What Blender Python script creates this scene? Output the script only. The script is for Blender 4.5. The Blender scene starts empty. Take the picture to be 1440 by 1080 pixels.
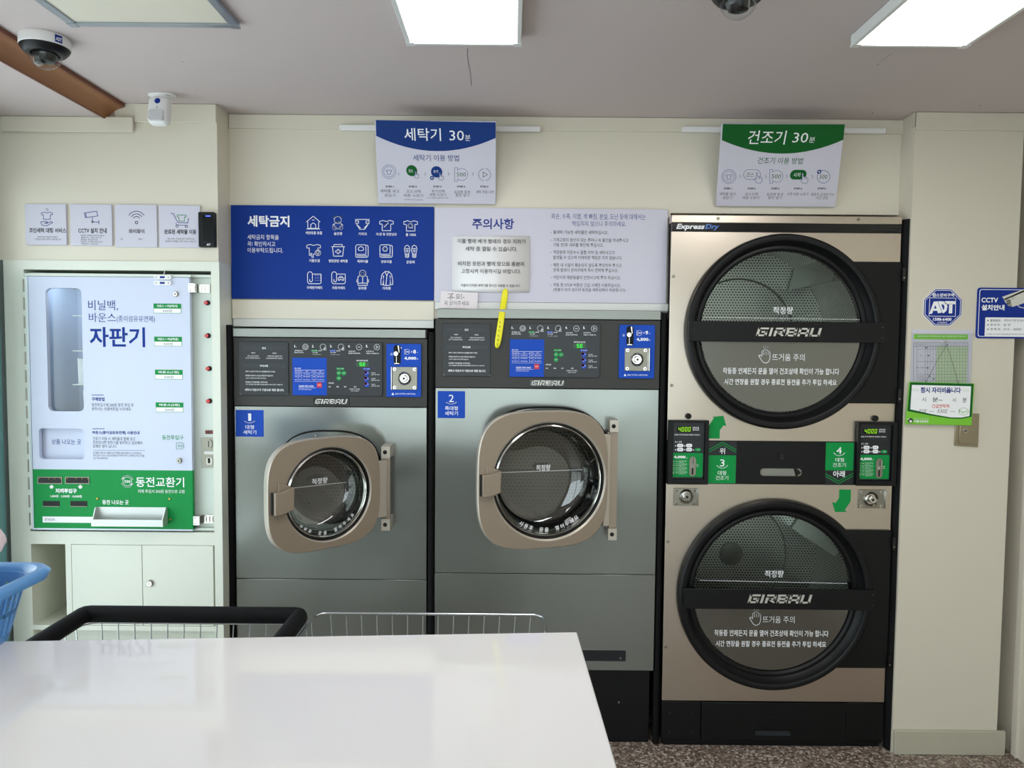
import bpy, bmesh, math, random
from mathutils import Vector, Matrix
random.seed(7)
PI = math.pi
C = bpy.context.scene.collection
SC = bpy.context.scene

# ------------------------------------------------------------------ camera, world, light, exposure
FPX = 1040.0                                  # focal length in pixels of the 1440x1080 frame
CAM = Vector((0.0, 0.0, 1.475))
PITCH, ROLL = math.atan(56 / FPX), math.radians(0.5)
_F = Vector((0, math.cos(PITCH), -math.sin(PITCH)))
_U0 = Vector((0, math.sin(PITCH), math.cos(PITCH)))
_R0 = Vector((1, 0, 0))
_R = _R0 * math.cos(ROLL) + _U0 * math.sin(ROLL)
_U = _U0 * math.cos(ROLL) - _R0 * math.sin(ROLL)
cam_d = bpy.data.cameras.new('camera')
cam_d.sensor_width = 36.0
cam_d.lens = FPX / 1440 * 36
cam_d.clip_start = 0.02
cam = bpy.data.objects.new('camera', cam_d)
C.objects.link(cam)
cam.matrix_world = Matrix(((_R.x, _U.x, -_F.x, CAM.x), (_R.y, _U.y, -_F.y, CAM.y), (_R.z, _U.z, -_F.z, CAM.z), (0, 0, 0, 1)))
SC.camera = cam

SC.view_settings.view_transform = 'Standard'
SC.view_settings.look = 'None'
SC.view_settings.gamma = 1.0
SC.view_settings.use_curve_mapping = False
SC.view_settings.exposure = 0.48

LED_STRENGTH = 6.0
SKY_STRENGTH = 2.5
w = bpy.data.worlds.new('daylight')
SC.world = w
w.use_nodes = True
bg = w.node_tree.nodes['Background']
bg.inputs['Color'].default_value = (0.90, 0.97, 1.0, 1)
bg.inputs['Strength'].default_value = SKY_STRENGTH


def portal(name, loc, rot, sx, sy):            # only helps sampling of the daylight that enters through a real opening
    d = bpy.data.lights.new(name, 'AREA')
    d.shape = 'RECTANGLE'
    d.size, d.size_y = sx, sy
    d.cycles.is_portal = True
    o = bpy.data.objects.new(name, d)
    o.location, o.rotation_euler = loc, rot
    C.objects.link(o)


portal('storefront_portal', (0.0, -1.72, 1.15), (math.radians(90), 0, 0), 3.3, 2.1)
portal('side_window_portal', (-1.90, 0.44, 1.08), (math.radians(90), 0, math.radians(-90)), 4.1, 1.9)


# ------------------------------------------------------------------ materials
def lin(c):
    c = c / 255.0
    return c / 12.92 if c <= 0.04045 else ((c + 0.055) / 1.055) ** 2.4


def rgb(r, g, b):
    return (lin(r), lin(g), lin(b), 1.0)


def mat(name, col, rough=0.5, metal=0.0, noise=0.04, nscale=30.0, bump=0.0, bscale=200.0, coat=0.0, spec=0.5, aniso=0.0):
    m = bpy.data.materials.new(name)
    m.use_nodes = True
    nt = m.node_tree
    b = nt.nodes['Principled BSDF']
    b.inputs['Roughness'].default_value = rough
    b.inputs['Metallic'].default_value = metal
    b.inputs['Specular IOR Level'].default_value = spec
    if coat:
        b.inputs['Coat Weight'].default_value = coat
        b.inputs['Coat Roughness'].default_value = 0.06
    if aniso:
        b.inputs['Anisotropic'].default_value = aniso
    if noise > 0:
        tc = nt.nodes.new('ShaderNodeTexCoord')
        n = nt.nodes.new('ShaderNodeTexNoise')
        n.inputs['Scale'].default_value = nscale
        n.inputs['Detail'].default_value = 3
        mx = nt.nodes.new('ShaderNodeMix')
        mx.data_type = 'RGBA'
        a = tuple(min(1, c * (1 - noise)) for c in col[:3]) + (1,)
        z = tuple(min(1, c * (1 + noise)) for c in col[:3]) + (1,)
        mx.inputs[6].default_value = a
        mx.inputs[7].default_value = z
        nt.links.new(tc.outputs['Object'], n.inputs['Vector'])
        nt.links.new(n.outputs['Fac'], mx.inputs[0])
        nt.links.new(mx.outputs[2], b.inputs['Base Color'])
    else:
        b.inputs['Base Color'].default_value = col
    if bump > 0:
        tc = nt.nodes.new('ShaderNodeTexCoord')
        n2 = nt.nodes.new('ShaderNodeTexNoise')
        n2.inputs['Scale'].default_value = bscale
        n2.inputs['Detail'].default_value = 4
        bp = nt.nodes.new('ShaderNodeBump')
        bp.inputs['Strength'].default_value = bump
        bp.inputs['Distance'].default_value = 0.002
        nt.links.new(tc.outputs['Object'], n2.inputs['Vector'])
        nt.links.new(n2.outputs['Fac'], bp.inputs['Height'])
        nt.links.new(bp.outputs['Normal'], b.inputs['Normal'])
    return m


def emit(name, col, s):
    m = bpy.data.materials.new(name)
    m.use_nodes = True
    b = m.node_tree.nodes['Principled BSDF']
    b.inputs['Base Color'].default_value = col
    b.inputs['Emission Color'].default_value = col
    b.inputs['Emission Strength'].default_value = s
    return m


def thin_glass(name, tint, refl=0.08, rough=0.0, ior=1.5):
    m = bpy.data.materials.new(name)
    m.use_nodes = True
    nt = m.node_tree
    nt.nodes.remove(nt.nodes['Principled BSDF'])
    out = nt.nodes['Material Output']
    tr = nt.nodes.new('ShaderNodeBsdfTransparent')
    tr.inputs['Color'].default_value = tint
    gl = nt.nodes.new('ShaderNodeBsdfGlossy')
    gl.inputs['Roughness'].default_value = rough
    lw = nt.nodes.new('ShaderNodeLayerWeight')
    lw.inputs['Blend'].default_value = 0.5
    fr = nt.nodes.new('ShaderNodeMath')
    fr.operation = 'POWER'
    fr.inputs[1].default_value = ior * 3
    nt.links.new(lw.outputs['Facing'], fr.inputs[0])
    mx = nt.nodes.new('ShaderNodeMixShader')
    ad = nt.nodes.new('ShaderNodeMath')
    ad.operation = 'ADD'
    ad.use_clamp = True
    ad.inputs[1].default_value = refl + 0.03
    nt.links.new(fr.outputs[0], ad.inputs[0])
    nt.links.new(ad.outputs[0], mx.inputs[0])
    nt.links.new(tr.outputs[0], mx.inputs[1])
    nt.links.new(gl.outputs[0], mx.inputs[2])
    nt.links.new(mx.outputs[0], out.inputs[0])
    return m


def brushed(name, col, rough, axis='Z', metal=1.0, amp=0.12, rn=0.08, wave=0.25):
    m = bpy.data.materials.new(name)
    m.use_nodes = True
    nt = m.node_tree
    b = nt.nodes['Principled BSDF']
    b.inputs['Metallic'].default_value = metal
    tc = nt.nodes.new('ShaderNodeTexCoord')
    mp = nt.nodes.new('ShaderNodeMapping')
    mp.inputs['Scale'].default_value = (900, 900, 6) if axis == 'Z' else (6, 6, 900)
    n = nt.nodes.new('ShaderNodeTexNoise')
    n.inputs['Scale'].default_value = 1.0
    n.inputs['Detail'].default_value = 2
    nt.links.new(tc.outputs['Object'], mp.inputs[0])
    nt.links.new(mp.outputs[0], n.inputs['Vector'])
    mx = nt.nodes.new('ShaderNodeMix')
    mx.data_type = 'RGBA'
    mx.inputs[6].default_value = tuple(c * (1 - amp) for c in col[:3]) + (1,)
    mx.inputs[7].default_value = tuple(min(1, c * (1 + amp)) for c in col[:3]) + (1,)
    nt.links.new(n.outputs['Fac'], mx.inputs[0])
    nt.links.new(mx.outputs[2], b.inputs['Base Color'])
    mr = nt.nodes.new('ShaderNodeMapRange')
    mr.inputs[3].default_value = rough - rn
    mr.inputs[4].default_value = rough + rn
    nt.links.new(n.outputs['Fac'], mr.inputs[0])
    nt.links.new(mr.outputs[0], b.inputs['Roughness'])
    # sheet metal is never quite flat: a very soft large-scale waviness
    n3 = nt.nodes.new('ShaderNodeTexNoise')
    n3.inputs['Scale'].default_value = 3.0
    n3.inputs['Detail'].default_value = 1
    bp = nt.nodes.new('ShaderNodeBump')
    bp.inputs['Strength'].default_value = wave
    bp.inputs['Distance'].default_value = 0.012
    nt.links.new(tc.outputs['Object'], n3.inputs['Vector'])
    nt.links.new(n3.outputs['Fac'], bp.inputs['Height'])
    nt.links.new(bp.outputs['Normal'], b.inputs['Normal'])
    return m


def perforated(name, col, scale, rough=0.3):
    m = bpy.data.materials.new(name)                       # steel sheet with a staggered grid of small round holes
    m.use_nodes = True
    nt = m.node_tree
    b = nt.nodes['Principled BSDF']
    b.inputs['Metallic'].default_value = 1.0
    b.inputs['Roughness'].default_value = rough
    tc = nt.nodes.new('ShaderNodeUVMap')

    def M(op, a=None, bb=None, c=None):
        x = nt.nodes.new('ShaderNodeMath')
        x.operation = op
        for i, v in enumerate((a, bb, c)):
            if v is None:
                continue
            if isinstance(v, (int, float)):
                x.inputs[i].default_value = v
            else:
                nt.links.new(v, x.inputs[i])
        return x.outputs[0]
    sp = nt.nodes.new('ShaderNodeSeparateXYZ')
    nt.links.new(tc.outputs[0], sp.inputs[0])
    u = M('MULTIPLY', sp.outputs[0], scale)
    v = M('MULTIPLY', sp.outputs[1], scale * 1.155)
    row = M('FLOOR', v)
    u2 = M('ADD', u, M('MULTIPLY', M('MODULO', row, 2.0), 0.5))
    fu = M('SUBTRACT', M('FRACT', u2), 0.5)
    fv = M('SUBTRACT', M('FRACT', v), 0.5)
    d = M('ADD', M('MULTIPLY', fu, fu), M('MULTIPLY', fv, fv))
    hole = M('LESS_THAN', d, 0.085)
    mx = nt.nodes.new('ShaderNodeMix')
    mx.data_type = 'RGBA'
    mx.inputs[6].default_value = col
    mx.inputs[7].default_value = (0.004, 0.004, 0.004, 1)
    nt.links.new(hole, mx.inputs[0])
    nt.links.new(mx.outputs[2], b.inputs['Base Color'])
    nt.links.new(M('SUBTRACT', 1.0, hole), b.inputs['Metallic'])
    return m


def floor_mat():
    m = bpy.data.materials.new('speckled_stone')
    m.use_nodes = True
    nt = m.node_tree
    b = nt.nodes['Principled BSDF']
    b.inputs['Roughness'].default_value = 0.45
    tc = nt.nodes.new('ShaderNodeTexCoord')
    vo = nt.nodes.new('ShaderNodeTexVoronoi')
    vo.inputs['Scale'].default_value = 130
    no = nt.nodes.new('ShaderNodeTexNoise')
    no.inputs['Scale'].default_value = 260
    no.inputs['Detail'].default_value = 3
    nt.links.new(tc.outputs['Object'], vo.inputs['Vector'])
    nt.links.new(tc.outputs['Object'], no.inputs['Vector'])
    sp = nt.nodes.new('ShaderNodeSeparateColor')
    nt.links.new(vo.outputs['Color'], sp.inputs[0])
    r = nt.nodes.new('ShaderNodeValToRGB')
    r.color_ramp.interpolation = 'CONSTANT'
    cols = [(0, rgb(120, 104, 94)), (0.25, rgb(146, 128, 116)), (0.5, rgb(92, 78, 70)), (0.7, rgb(172, 158, 146)), (0.88, rgb(206, 196, 186))]
    r.color_ramp.elements[0].color = cols[0][1]
    r.color_ramp.elements[1].position, r.color_ramp.elements[1].color = cols[1]
    for p, c in cols[2:]:
        e = r.color_ramp.elements.new(p)
        e.color = c
    nt.links.new(sp.outputs[0], r.inputs[0])
    mx = nt.nodes.new('ShaderNodeMix')
    mx.data_type = 'RGBA'
    mx.blend_type = 'MULTIPLY'
    mx.inputs[0].default_value = 0.25
    nt.links.new(r.outputs[0], mx.inputs[6])
    nt.links.new(no.outputs['Fac'], mx.inputs[7])
    nt.links.new(mx.outputs[2], b.inputs['Base Color'])
    return m


M = dict(
    wall=mat('cream_panel', rgb(220, 214, 198), 0.38, noise=0.015, nscale=4, bump=0.05, bscale=60),
    wallr=mat('white_wallpaper', rgb(212, 205, 190), 0.55, noise=0.015, nscale=4, bump=0.1, bscale=300),
    skirt=mat('sage_skirting', rgb(182, 178, 160), 0.45, noise=0.02),
    ceil=mat('ceiling_paper', rgb(202, 190, 188), 0.9, noise=0.03, nscale=300, bump=0.5, bscale=500),
    floor=floor_mat(),
    cove=mat('brown_wood_moulding', rgb(150, 98, 58), 0.45, noise=0.12, nscale=14, bump=0.1),
    coved=mat('dark_brown_edge', rgb(112, 60, 36), 0.45, noise=0.1, nscale=14),
    teal=thin_glass('teal_film_glass', (0.42, 0.66, 0.66, 1), 0.05),
    clear=thin_glass('clear_glass', (0.93, 0.96, 0.96, 1), 0.0),
    alu=mat('brushed_aluminium', rgb(176, 184, 192), 0.32, 0.9, noise=0.04),
    white=mat('white_plastic', rgb(238, 238, 238), 0.4, noise=0.01),
    whitec=mat('white_coated_frame', rgb(222, 224, 222), 0.4, noise=0.01),
    whitem=mat('white_painted_steel', rgb(216, 226, 218), 0.32, noise=0.015, nscale=5),
    cabin=mat('cream_white_laminate', rgb(224, 228, 216), 0.3, noise=0.01, nscale=4),
    board=mat('white_foam_board', rgb(206, 204, 219), 0.5, noise=0.01),
    boardv=mat('white_sheet', rgb(206, 214, 236), 0.4, noise=0.01),
    blue=mat('royal_blue_print', rgb(2, 50, 140), 0.5, noise=0.03, spec=0.2),
    blue2=mat('bright_blue_print', rgb(8, 72, 184), 0.45, noise=0.02, spec=0.25),
    navy=mat('navy_ink', rgb(12, 46, 136), 0.5, noise=0),
    sblue=mat('sign_blue', rgb(10, 52, 124), 0.5, noise=0.03, spec=0.25),
    ablue=mat('alarm_sign_blue', rgb(12, 46, 140), 0.45, noise=0.02, spec=0.25),
    green=mat('green_print', rgb(0, 142, 66), 0.5, noise=0.02, spec=0.25),
    dgreen=mat('deep_green_print', rgb(6, 92, 34), 0.5, noise=0.03, spec=0.25),
    lime=mat('lime_print', rgb(120, 196, 50), 0.45, noise=0.02),
    cellg=mat('pale_green_cells', rgb(186, 205, 172), 0.5, noise=0.01),
    ink=mat('black_ink', rgb(40, 40, 44), 0.5, noise=0),
    inkg=mat('grey_ink', rgb(52, 54, 60), 0.5, noise=0),
    inkw=mat('white_ink', rgb(244, 246, 250), 0.45, noise=0),
    red=mat('red_print', rgb(206, 36, 36), 0.4, noise=0.02),
    steel=brushed('dark_silver_steel', rgb(140, 144, 139), 0.15, 'X', 0.7, 0.004, 0.004),
    trim=brushed('silver_trim', rgb(146, 149, 144), 0.34, 'X', 0.7, 0.004, 0.004),
    inox=brushed('warm_stainless', rgb(204, 193, 180), 0.28, 'Z', 1.0, 0.006, 0.008),
    chrome=mat('polished_chrome', rgb(206, 204, 198), 0.14, 1.0, noise=0.02),
    satin=mat('satin_steel_plate', rgb(150, 147, 136), 0.4, 1.0, noise=0.03),
    wire=mat('chrome_wire', rgb(196, 200, 202), 0.22, 1.0, noise=0.02),
    taupe=mat('taupe_door_paint', rgb(150, 136, 120), 0.42, 0.25, noise=0.02),
    taupel=mat('taupe_door_edge', rgb(186, 178, 166), 0.35, 0.35, noise=0.02),
    fascia=mat('charcoal_fascia', rgb(48, 48, 46), 0.5, noise=0.03),
    panel=mat('blue_black_film', rgb(20, 24, 30), 0.32, noise=0.02),
    panel2=mat('slate_bar', rgb(34, 40, 46), 0.35, noise=0.02),
    black=mat('black_powder_coat', rgb(12, 13, 15), 0.4, noise=0.05, spec=0.28),
    blackg=mat('black_gloss', rgb(12, 12, 14), 0.12, noise=0.02),
    rubber=mat('black_foam', rgb(10, 10, 12), 0.7, spec=0.2, noise=0.08, bump=0.2, bscale=300),
    hole=mat('dark_hole', rgb(6, 6, 6), 0.8, noise=0),
    glassd=thin_glass('smoked_door_glass', (0.80, 0.85, 0.82, 1), 0.02),
    bowl=thin_glass('door_bowl_glass', (0.46, 0.48, 0.45, 1), 0.14, 0.02),
    smoke=mat('smoked_mirror_film', rgb(128, 128, 123), 0.2, 0.9, noise=0.04, nscale=3),
    drum=perforated('perforated_steel_drum', rgb(225, 226, 220), 78, 0.4),
    drumw=perforated('perforated_washer_drum', rgb(110, 106, 98), 60, 0.3),
    drums=mat('drum_back_steel', rgb(190, 194, 190), 0.26, 1.0, noise=0.03),
    led=emit('led_diffuser', (1, 0.985, 0.96, 1), LED_STRENGTH),
    seg=emit('green_led_digits', rgb(60, 255, 50), 0.6),
    segy=emit('lime_led_digits', rgb(168, 240, 20), 0.45),
    segoff=mat('unlit_led_window', rgb(14, 74, 38), 0.3, noise=0),
    bled=emit('blue_led', rgb(90, 110, 255), 0.8),
    redled=mat('red_lens', rgb(196, 30, 36), 0.25, noise=0.03, coat=0.5),
    brass=mat('brass_screw', rgb(190, 160, 80), 0.3, 1.0, noise=0.02),
    yellow=mat('yellow_tape', rgb(236, 228, 24), 0.45, noise=0.03),
    paper=mat('laminated_paper', rgb(232, 230, 232), 0.3, noise=0.01, coat=0.4),
    paperw=mat('plain_paper', rgb(230, 222, 226), 0.6, noise=0.01),
    brassp=mat('aged_steel_box', rgb(164, 152, 130), 0.35, 0.9, noise=0.06),
    counter=mat('white_gloss_laminate', rgb(216, 214, 214), 0.04, noise=0.006, nscale=3, spec=0.6),
    counterb=mat('white_counter_body', rgb(220, 218, 216), 0.5, noise=0.01),
    basket=mat('sky_blue_plastic', rgb(92, 148, 206), 0.3, noise=0.03, coat=0.2),
    cloth=mat('pale_pink_cloth', rgb(216, 200, 206), 0.9, noise=0.05, bump=0.4, bscale=60),
    boxw=mat('white_carton', rgb(232, 238, 242), 0.5, noise=0.02),
    logo=mat('pale_metal_letters', rgb(206, 204, 198), 0.35, 0.4, noise=0.01),
    tray=mat('pale_steel_tray', rgb(206, 210, 208), 0.35, 0.5, noise=0.02),
    clearp=thin_glass('clear_plastic', (0.97, 0.98, 0.98, 1), 0.01),
    pave=mat('pale_pavement', rgb(168, 166, 160), 0.9, noise=0.1, nscale=8),
    curve=mat('printed_camera_body', rgb(214, 212, 204), 0.5, noise=0.01),
    curved=mat('printed_camera_shade', rgb(150, 148, 140), 0.5, noise=0.01),
    cyan=mat('pale_cyan_wall', rgb(200, 214, 214), 0.6, noise=0.02),
)


# ------------------------------------------------------------------ frames: a plane in the room with two axes and a normal
def ray(px, py):
    return _F + _R * ((px - 720) / FPX) + _U * ((540 - py) / FPX)


class Frame:
    def __init__(s, o, u, v):
        s.o, s.u, s.v = Vector(o), Vector(u).normalized(), Vector(v).normalized()
        s.n = s.u.cross(s.v).normalized()

    def at(s, a, b, c=0.0):
        return s.o + s.u * a + s.v * b + s.n * c

    def px(s, x, y, c=0.0):                    # where the line of sight of a photo pixel meets the plane, in plane units
        d = ray(x, y)
        t = (s.o + s.n * c - CAM).dot(s.n) / d.dot(s.n)
        p = CAM + d * t - s.o
        return p.dot(s.u), p.dot(s.v)

    def scale(s, x, y):
        d = ray(x, y)
        return (s.o - CAM).dot(s.n) / d.dot(s.n) / FPX

    def rect(s, x0, y0, x1, y1, c=0.0):        # axis-aligned rectangle measured at its mid lines
        xm, ym = (x0 + x1) / 2, (y0 + y1) / 2
        return s.px(x0, ym, c)[0], s.px(x1, ym, c)[0], s.px(xm, y1, c)[1], s.px(xm, y0, c)[1]


def front(Y):
    return Frame((0, Y, 0), (1, 0, 0), (0, 0, 1))


WORLD = Frame((0, 0, 0), (1, 0, 0), (0, 1, 0))


# ------------------------------------------------------------------ mesh builder
def rr(a0, a1, b0, b1, r, n=5):
    r = min(r, abs(a1 - a0) / 2 - 1e-6, abs(b1 - b0) / 2 - 1e-6)
    out = []
    for cx, cy, s in ((a1 - r, b0 + r, -90), (a1 - r, b1 - r, 0), (a0 + r, b1 - r, 90), (a0 + r, b0 + r, 180)):
        for i in range(n + 1):
            t = math.radians(s + 90 * i / n)
            out.append((cx + r * math.cos(t), cy + r * math.sin(t)))
    return out


def circ(cx, cy, r, n=48, r2=None):
    r2 = r2 or r
    return [(cx + r * math.cos(2 * PI * i / n), cy + r2 * math.sin(2 * PI * i / n)) for i in range(n)]


def squircle(cx, cy, rx, ry, n=72, e=3.4):
    out = []
    for i in range(n):
        t = 2 * PI * i / n
        c, s_ = math.cos(t), math.sin(t)
        k = (abs(c) ** e + abs(s_) ** e) ** (-1 / e)
        out.append((cx + rx * c * k, cy + ry * s_ * k))
    return out


class MB:
    def __init__(s, fr=WORLD):
        s.fr, s.v, s.f, s.mi, s.mats, s.cur, s.uv = fr, [], [], [], [], 0, {}

    def m(s, mt):
        if mt not in s.mats:
            s.mats.append(mt)
        s.cur = s.mats.index(mt)
        return s

    def add(s, pts, faces):
        k = len(s.v)
        s.v += [s.fr.at(*p) for p in pts]
        for f in faces:
            s.f.append([k + i for i in f])
            s.mi.append(s.cur)
        return k

    def box(s, a0, a1, b0, b1, c0, c1):
        p = [(a, b, c) for c in (c0, c1) for b in (b0, b1) for a in (a0, a1)]
        s.add(p, [(0, 2, 3, 1), (4, 5, 7, 6), (0, 1, 5, 4), (2, 6, 7, 3), (0, 4, 6, 2), (1, 3, 7, 5)])
        return s

    def prism(s, loop, c0, c1):
        n = len(loop)
        s.add([(a, b, c0) for a, b in loop] + [(a, b, c1) for a, b in loop],
              [list(range(n - 1, -1, -1)), list(range(n, 2 * n))] + [(i, (i + 1) % n, n + (i + 1) % n, n + i) for i in range(n)])
        return s

    def flat(s, loop, c):
        s.add([(a, b, c) for a, b in loop], [list(range(len(loop)))])
        return s

    def ring(s, outer, inner, c0, c1):
        n = len(outer)
        p = [(a, b, c0) for a, b in outer] + [(a, b, c1) for a, b in outer] + [(a, b, c0) for a, b in inner] + [(a, b, c1) for a, b in inner]
        f = []
        for i in range(n):
            j = (i + 1) % n
            f += [(i, j, n + j, n + i), (n + i, n + j, 3 * n + j, 3 * n + i), (2 * n + j, 2 * n + i, 3 * n + i, 3 * n + j), (j, i, 2 * n + i, 2 * n + j)]
        s.add(p, f)
        return s

    def holed(s, a0, a1, b0, b1, cx, cy, r, c0, c1, n=48):
        ang = [2 * PI * i / n for i in range(n)] + [math.atan2(b - cy, a - cx) % (2 * PI) for a in (a0, a1) for b in (b0, b1)]
        ang = sorted(set(round(x, 6) for x in ang))
        inner = [(cx + r * math.cos(t), cy + r * math.sin(t)) for t in ang]
        outer = []
        for t in ang:
            dx, dy = math.cos(t), math.sin(t)
            k = min(((a1 - cx) / dx if dx > 1e-9 else (a0 - cx) / dx if dx < -1e-9 else 9e9), ((b1 - cy) / dy if dy > 1e-9 else (b0 - cy) / dy if dy < -1e-9 else 9e9))
            outer.append((cx + dx * k, cy + dy * k))
        return s.ring(outer, inner, c0, c1)

    def loft(s, loops, close=True, cap0=False, cap1=False):          # loops: lists of (a,b,c)
        n = len(loops[0])
        k = s.add([p for l in loops for p in l], [])
        for j in range(len(loops) - 1):
            for i in range(n if close else n - 1):
                i2 = (i + 1) % n
                s.f.append([k + j * n + i, k + j * n + i2, k + (j + 1) * n + i2, k + (j + 1) * n + i])
                s.mi.append(s.cur)
        if cap0:
            s.f.append([k + i for i in range(n - 1, -1, -1)])
            s.mi.append(s.cur)
        if cap1:
            s.f.append([k + (len(loops) - 1) * n + i for i in range(n)])
            s.mi.append(s.cur)
        return s

    def lathe(s, prof, cx=0, cy=0, n=48):                             # prof: (radius, c) about the frame normal
        return s.loft([[(cx + r * math.cos(2 * PI * i / n), cy + r * math.sin(2 * PI * i / n), c) for i in range(n)] for r, c in prof],
                      True, prof[0][0] > 1e-5, prof[-1][0] > 1e-5) if True else s

    def lathe_open(s, prof, cx=0, cy=0, n=48):
        return s.loft([[(cx + r * math.cos(2 * PI * i / n), cy + r * math.sin(2 * PI * i / n), c) for i in range(n)] for r, c in prof])

    def disc(s, cx, cy, r, c0, c1, n=24):
        return s.prism(circ(cx, cy, r, n), c0, c1)

    def tube(s, path, r, n=8, closed=False):
        P = [Vector(p) for p in path]
        m = len(P)
        loops = []
        up = None
        for i, p in enumerate(P):
            if closed:
                t = (P[(i + 1) % m] - P[i - 1]).normalized()
            else:
                t = (P[min(i + 1, m - 1)] - P[max(i - 1, 0)]).normalized()
            if up is None:
                up = t.orthogonal().normalized()
            up = (up - t * up.dot(t))
            up = up.normalized() if up.length > 1e-6 else t.orthogonal().normalized()
            q = t.cross(up)
            loops.append([tuple(p + up * (r * math.cos(2 * PI * k / n)) + q * (r * math.sin(2 * PI * k / n))) for k in range(n)])
        if closed:
            loops.append(loops[0])
        s.loft(loops, True, not closed, not closed)
        return s

    def build(s, name, parent=None, bevel=0.0, seg=2, smooth=40):
        me = bpy.data.meshes.new(name)
        me.from_pydata([tuple(v) for v in s.v], [], s.f)
        for mt in s.mats:
            me.materials.append(mt)
        me.polygons.foreach_set('material_index', s.mi)
        bm = bmesh.new()
        bm.from_mesh(me)
        bmesh.ops.remove_doubles(bm, verts=bm.verts, dist=1e-6)
        bmesh.ops.recalc_face_normals(bm, faces=bm.faces)
        bm.to_mesh(me)
        bm.free()
        if smooth:
            me.polygons.foreach_set('use_smooth', [True] * len(me.polygons))
            me.set_sharp_from_angle(angle=math.radians(smooth))
        o = bpy.data.objects.new(name, me)
        C.objects.link(o)
        if bevel:
            b = o.modifiers.new('bevel', 'BEVEL')
            b.width, b.segments, b.limit_method, b.angle_limit = bevel, seg, 'ANGLE', math.radians(40)
        if parent is not None:
            attach(o, parent)
        return o


def attach(o, parent):
    o.parent = parent
    o.matrix_parent_inverse = Matrix.Translation(-Vector(parent['_base'])) if '_base' in parent else Matrix.Identity(4)


def thing(name, label, cat, loc=(0, 0, 0), group=None):
    o = bpy.data.objects.new(name, None)
    o.empty_display_size = 0.1
    C.objects.link(o)
    o.location = loc
    o['_base'] = list(loc)
    o['label'], o['category'] = label, cat
    if group:
        o['group'] = group
    return o


def tag(o, label, cat, group=None, kind=None):
    o['label'], o['category'] = label, cat
    if group:
        o['group'] = group
    if kind:
        o['kind'] = kind
    return o


def struct(o):
    o['kind'] = 'structure'
    return o


# ------------------------------------------------------------------ print: flat ink on a surface (text, icons, lines)
_tc = bpy.data.curves.new('text_source', 'FONT')
_to = bpy.data.objects.new('text_source', _tc)
C.objects.link(_to)
_cache = {}


def glyphs(body, bold, shear):
    key = (body, bold, shear)
    if key not in _cache:
        _tc.body, _tc.offset, _tc.shear = body, bold, shear
        _tc.resolution_u = 2
        me = _to.to_mesh()
        v = [(x.co.x, x.co.y) for x in me.vertices]
        f = [list(p.vertices) for p in me.polygons]
        _to.to_mesh_clear()
        _cache[key] = (v, f)
    return _cache[key]


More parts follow.
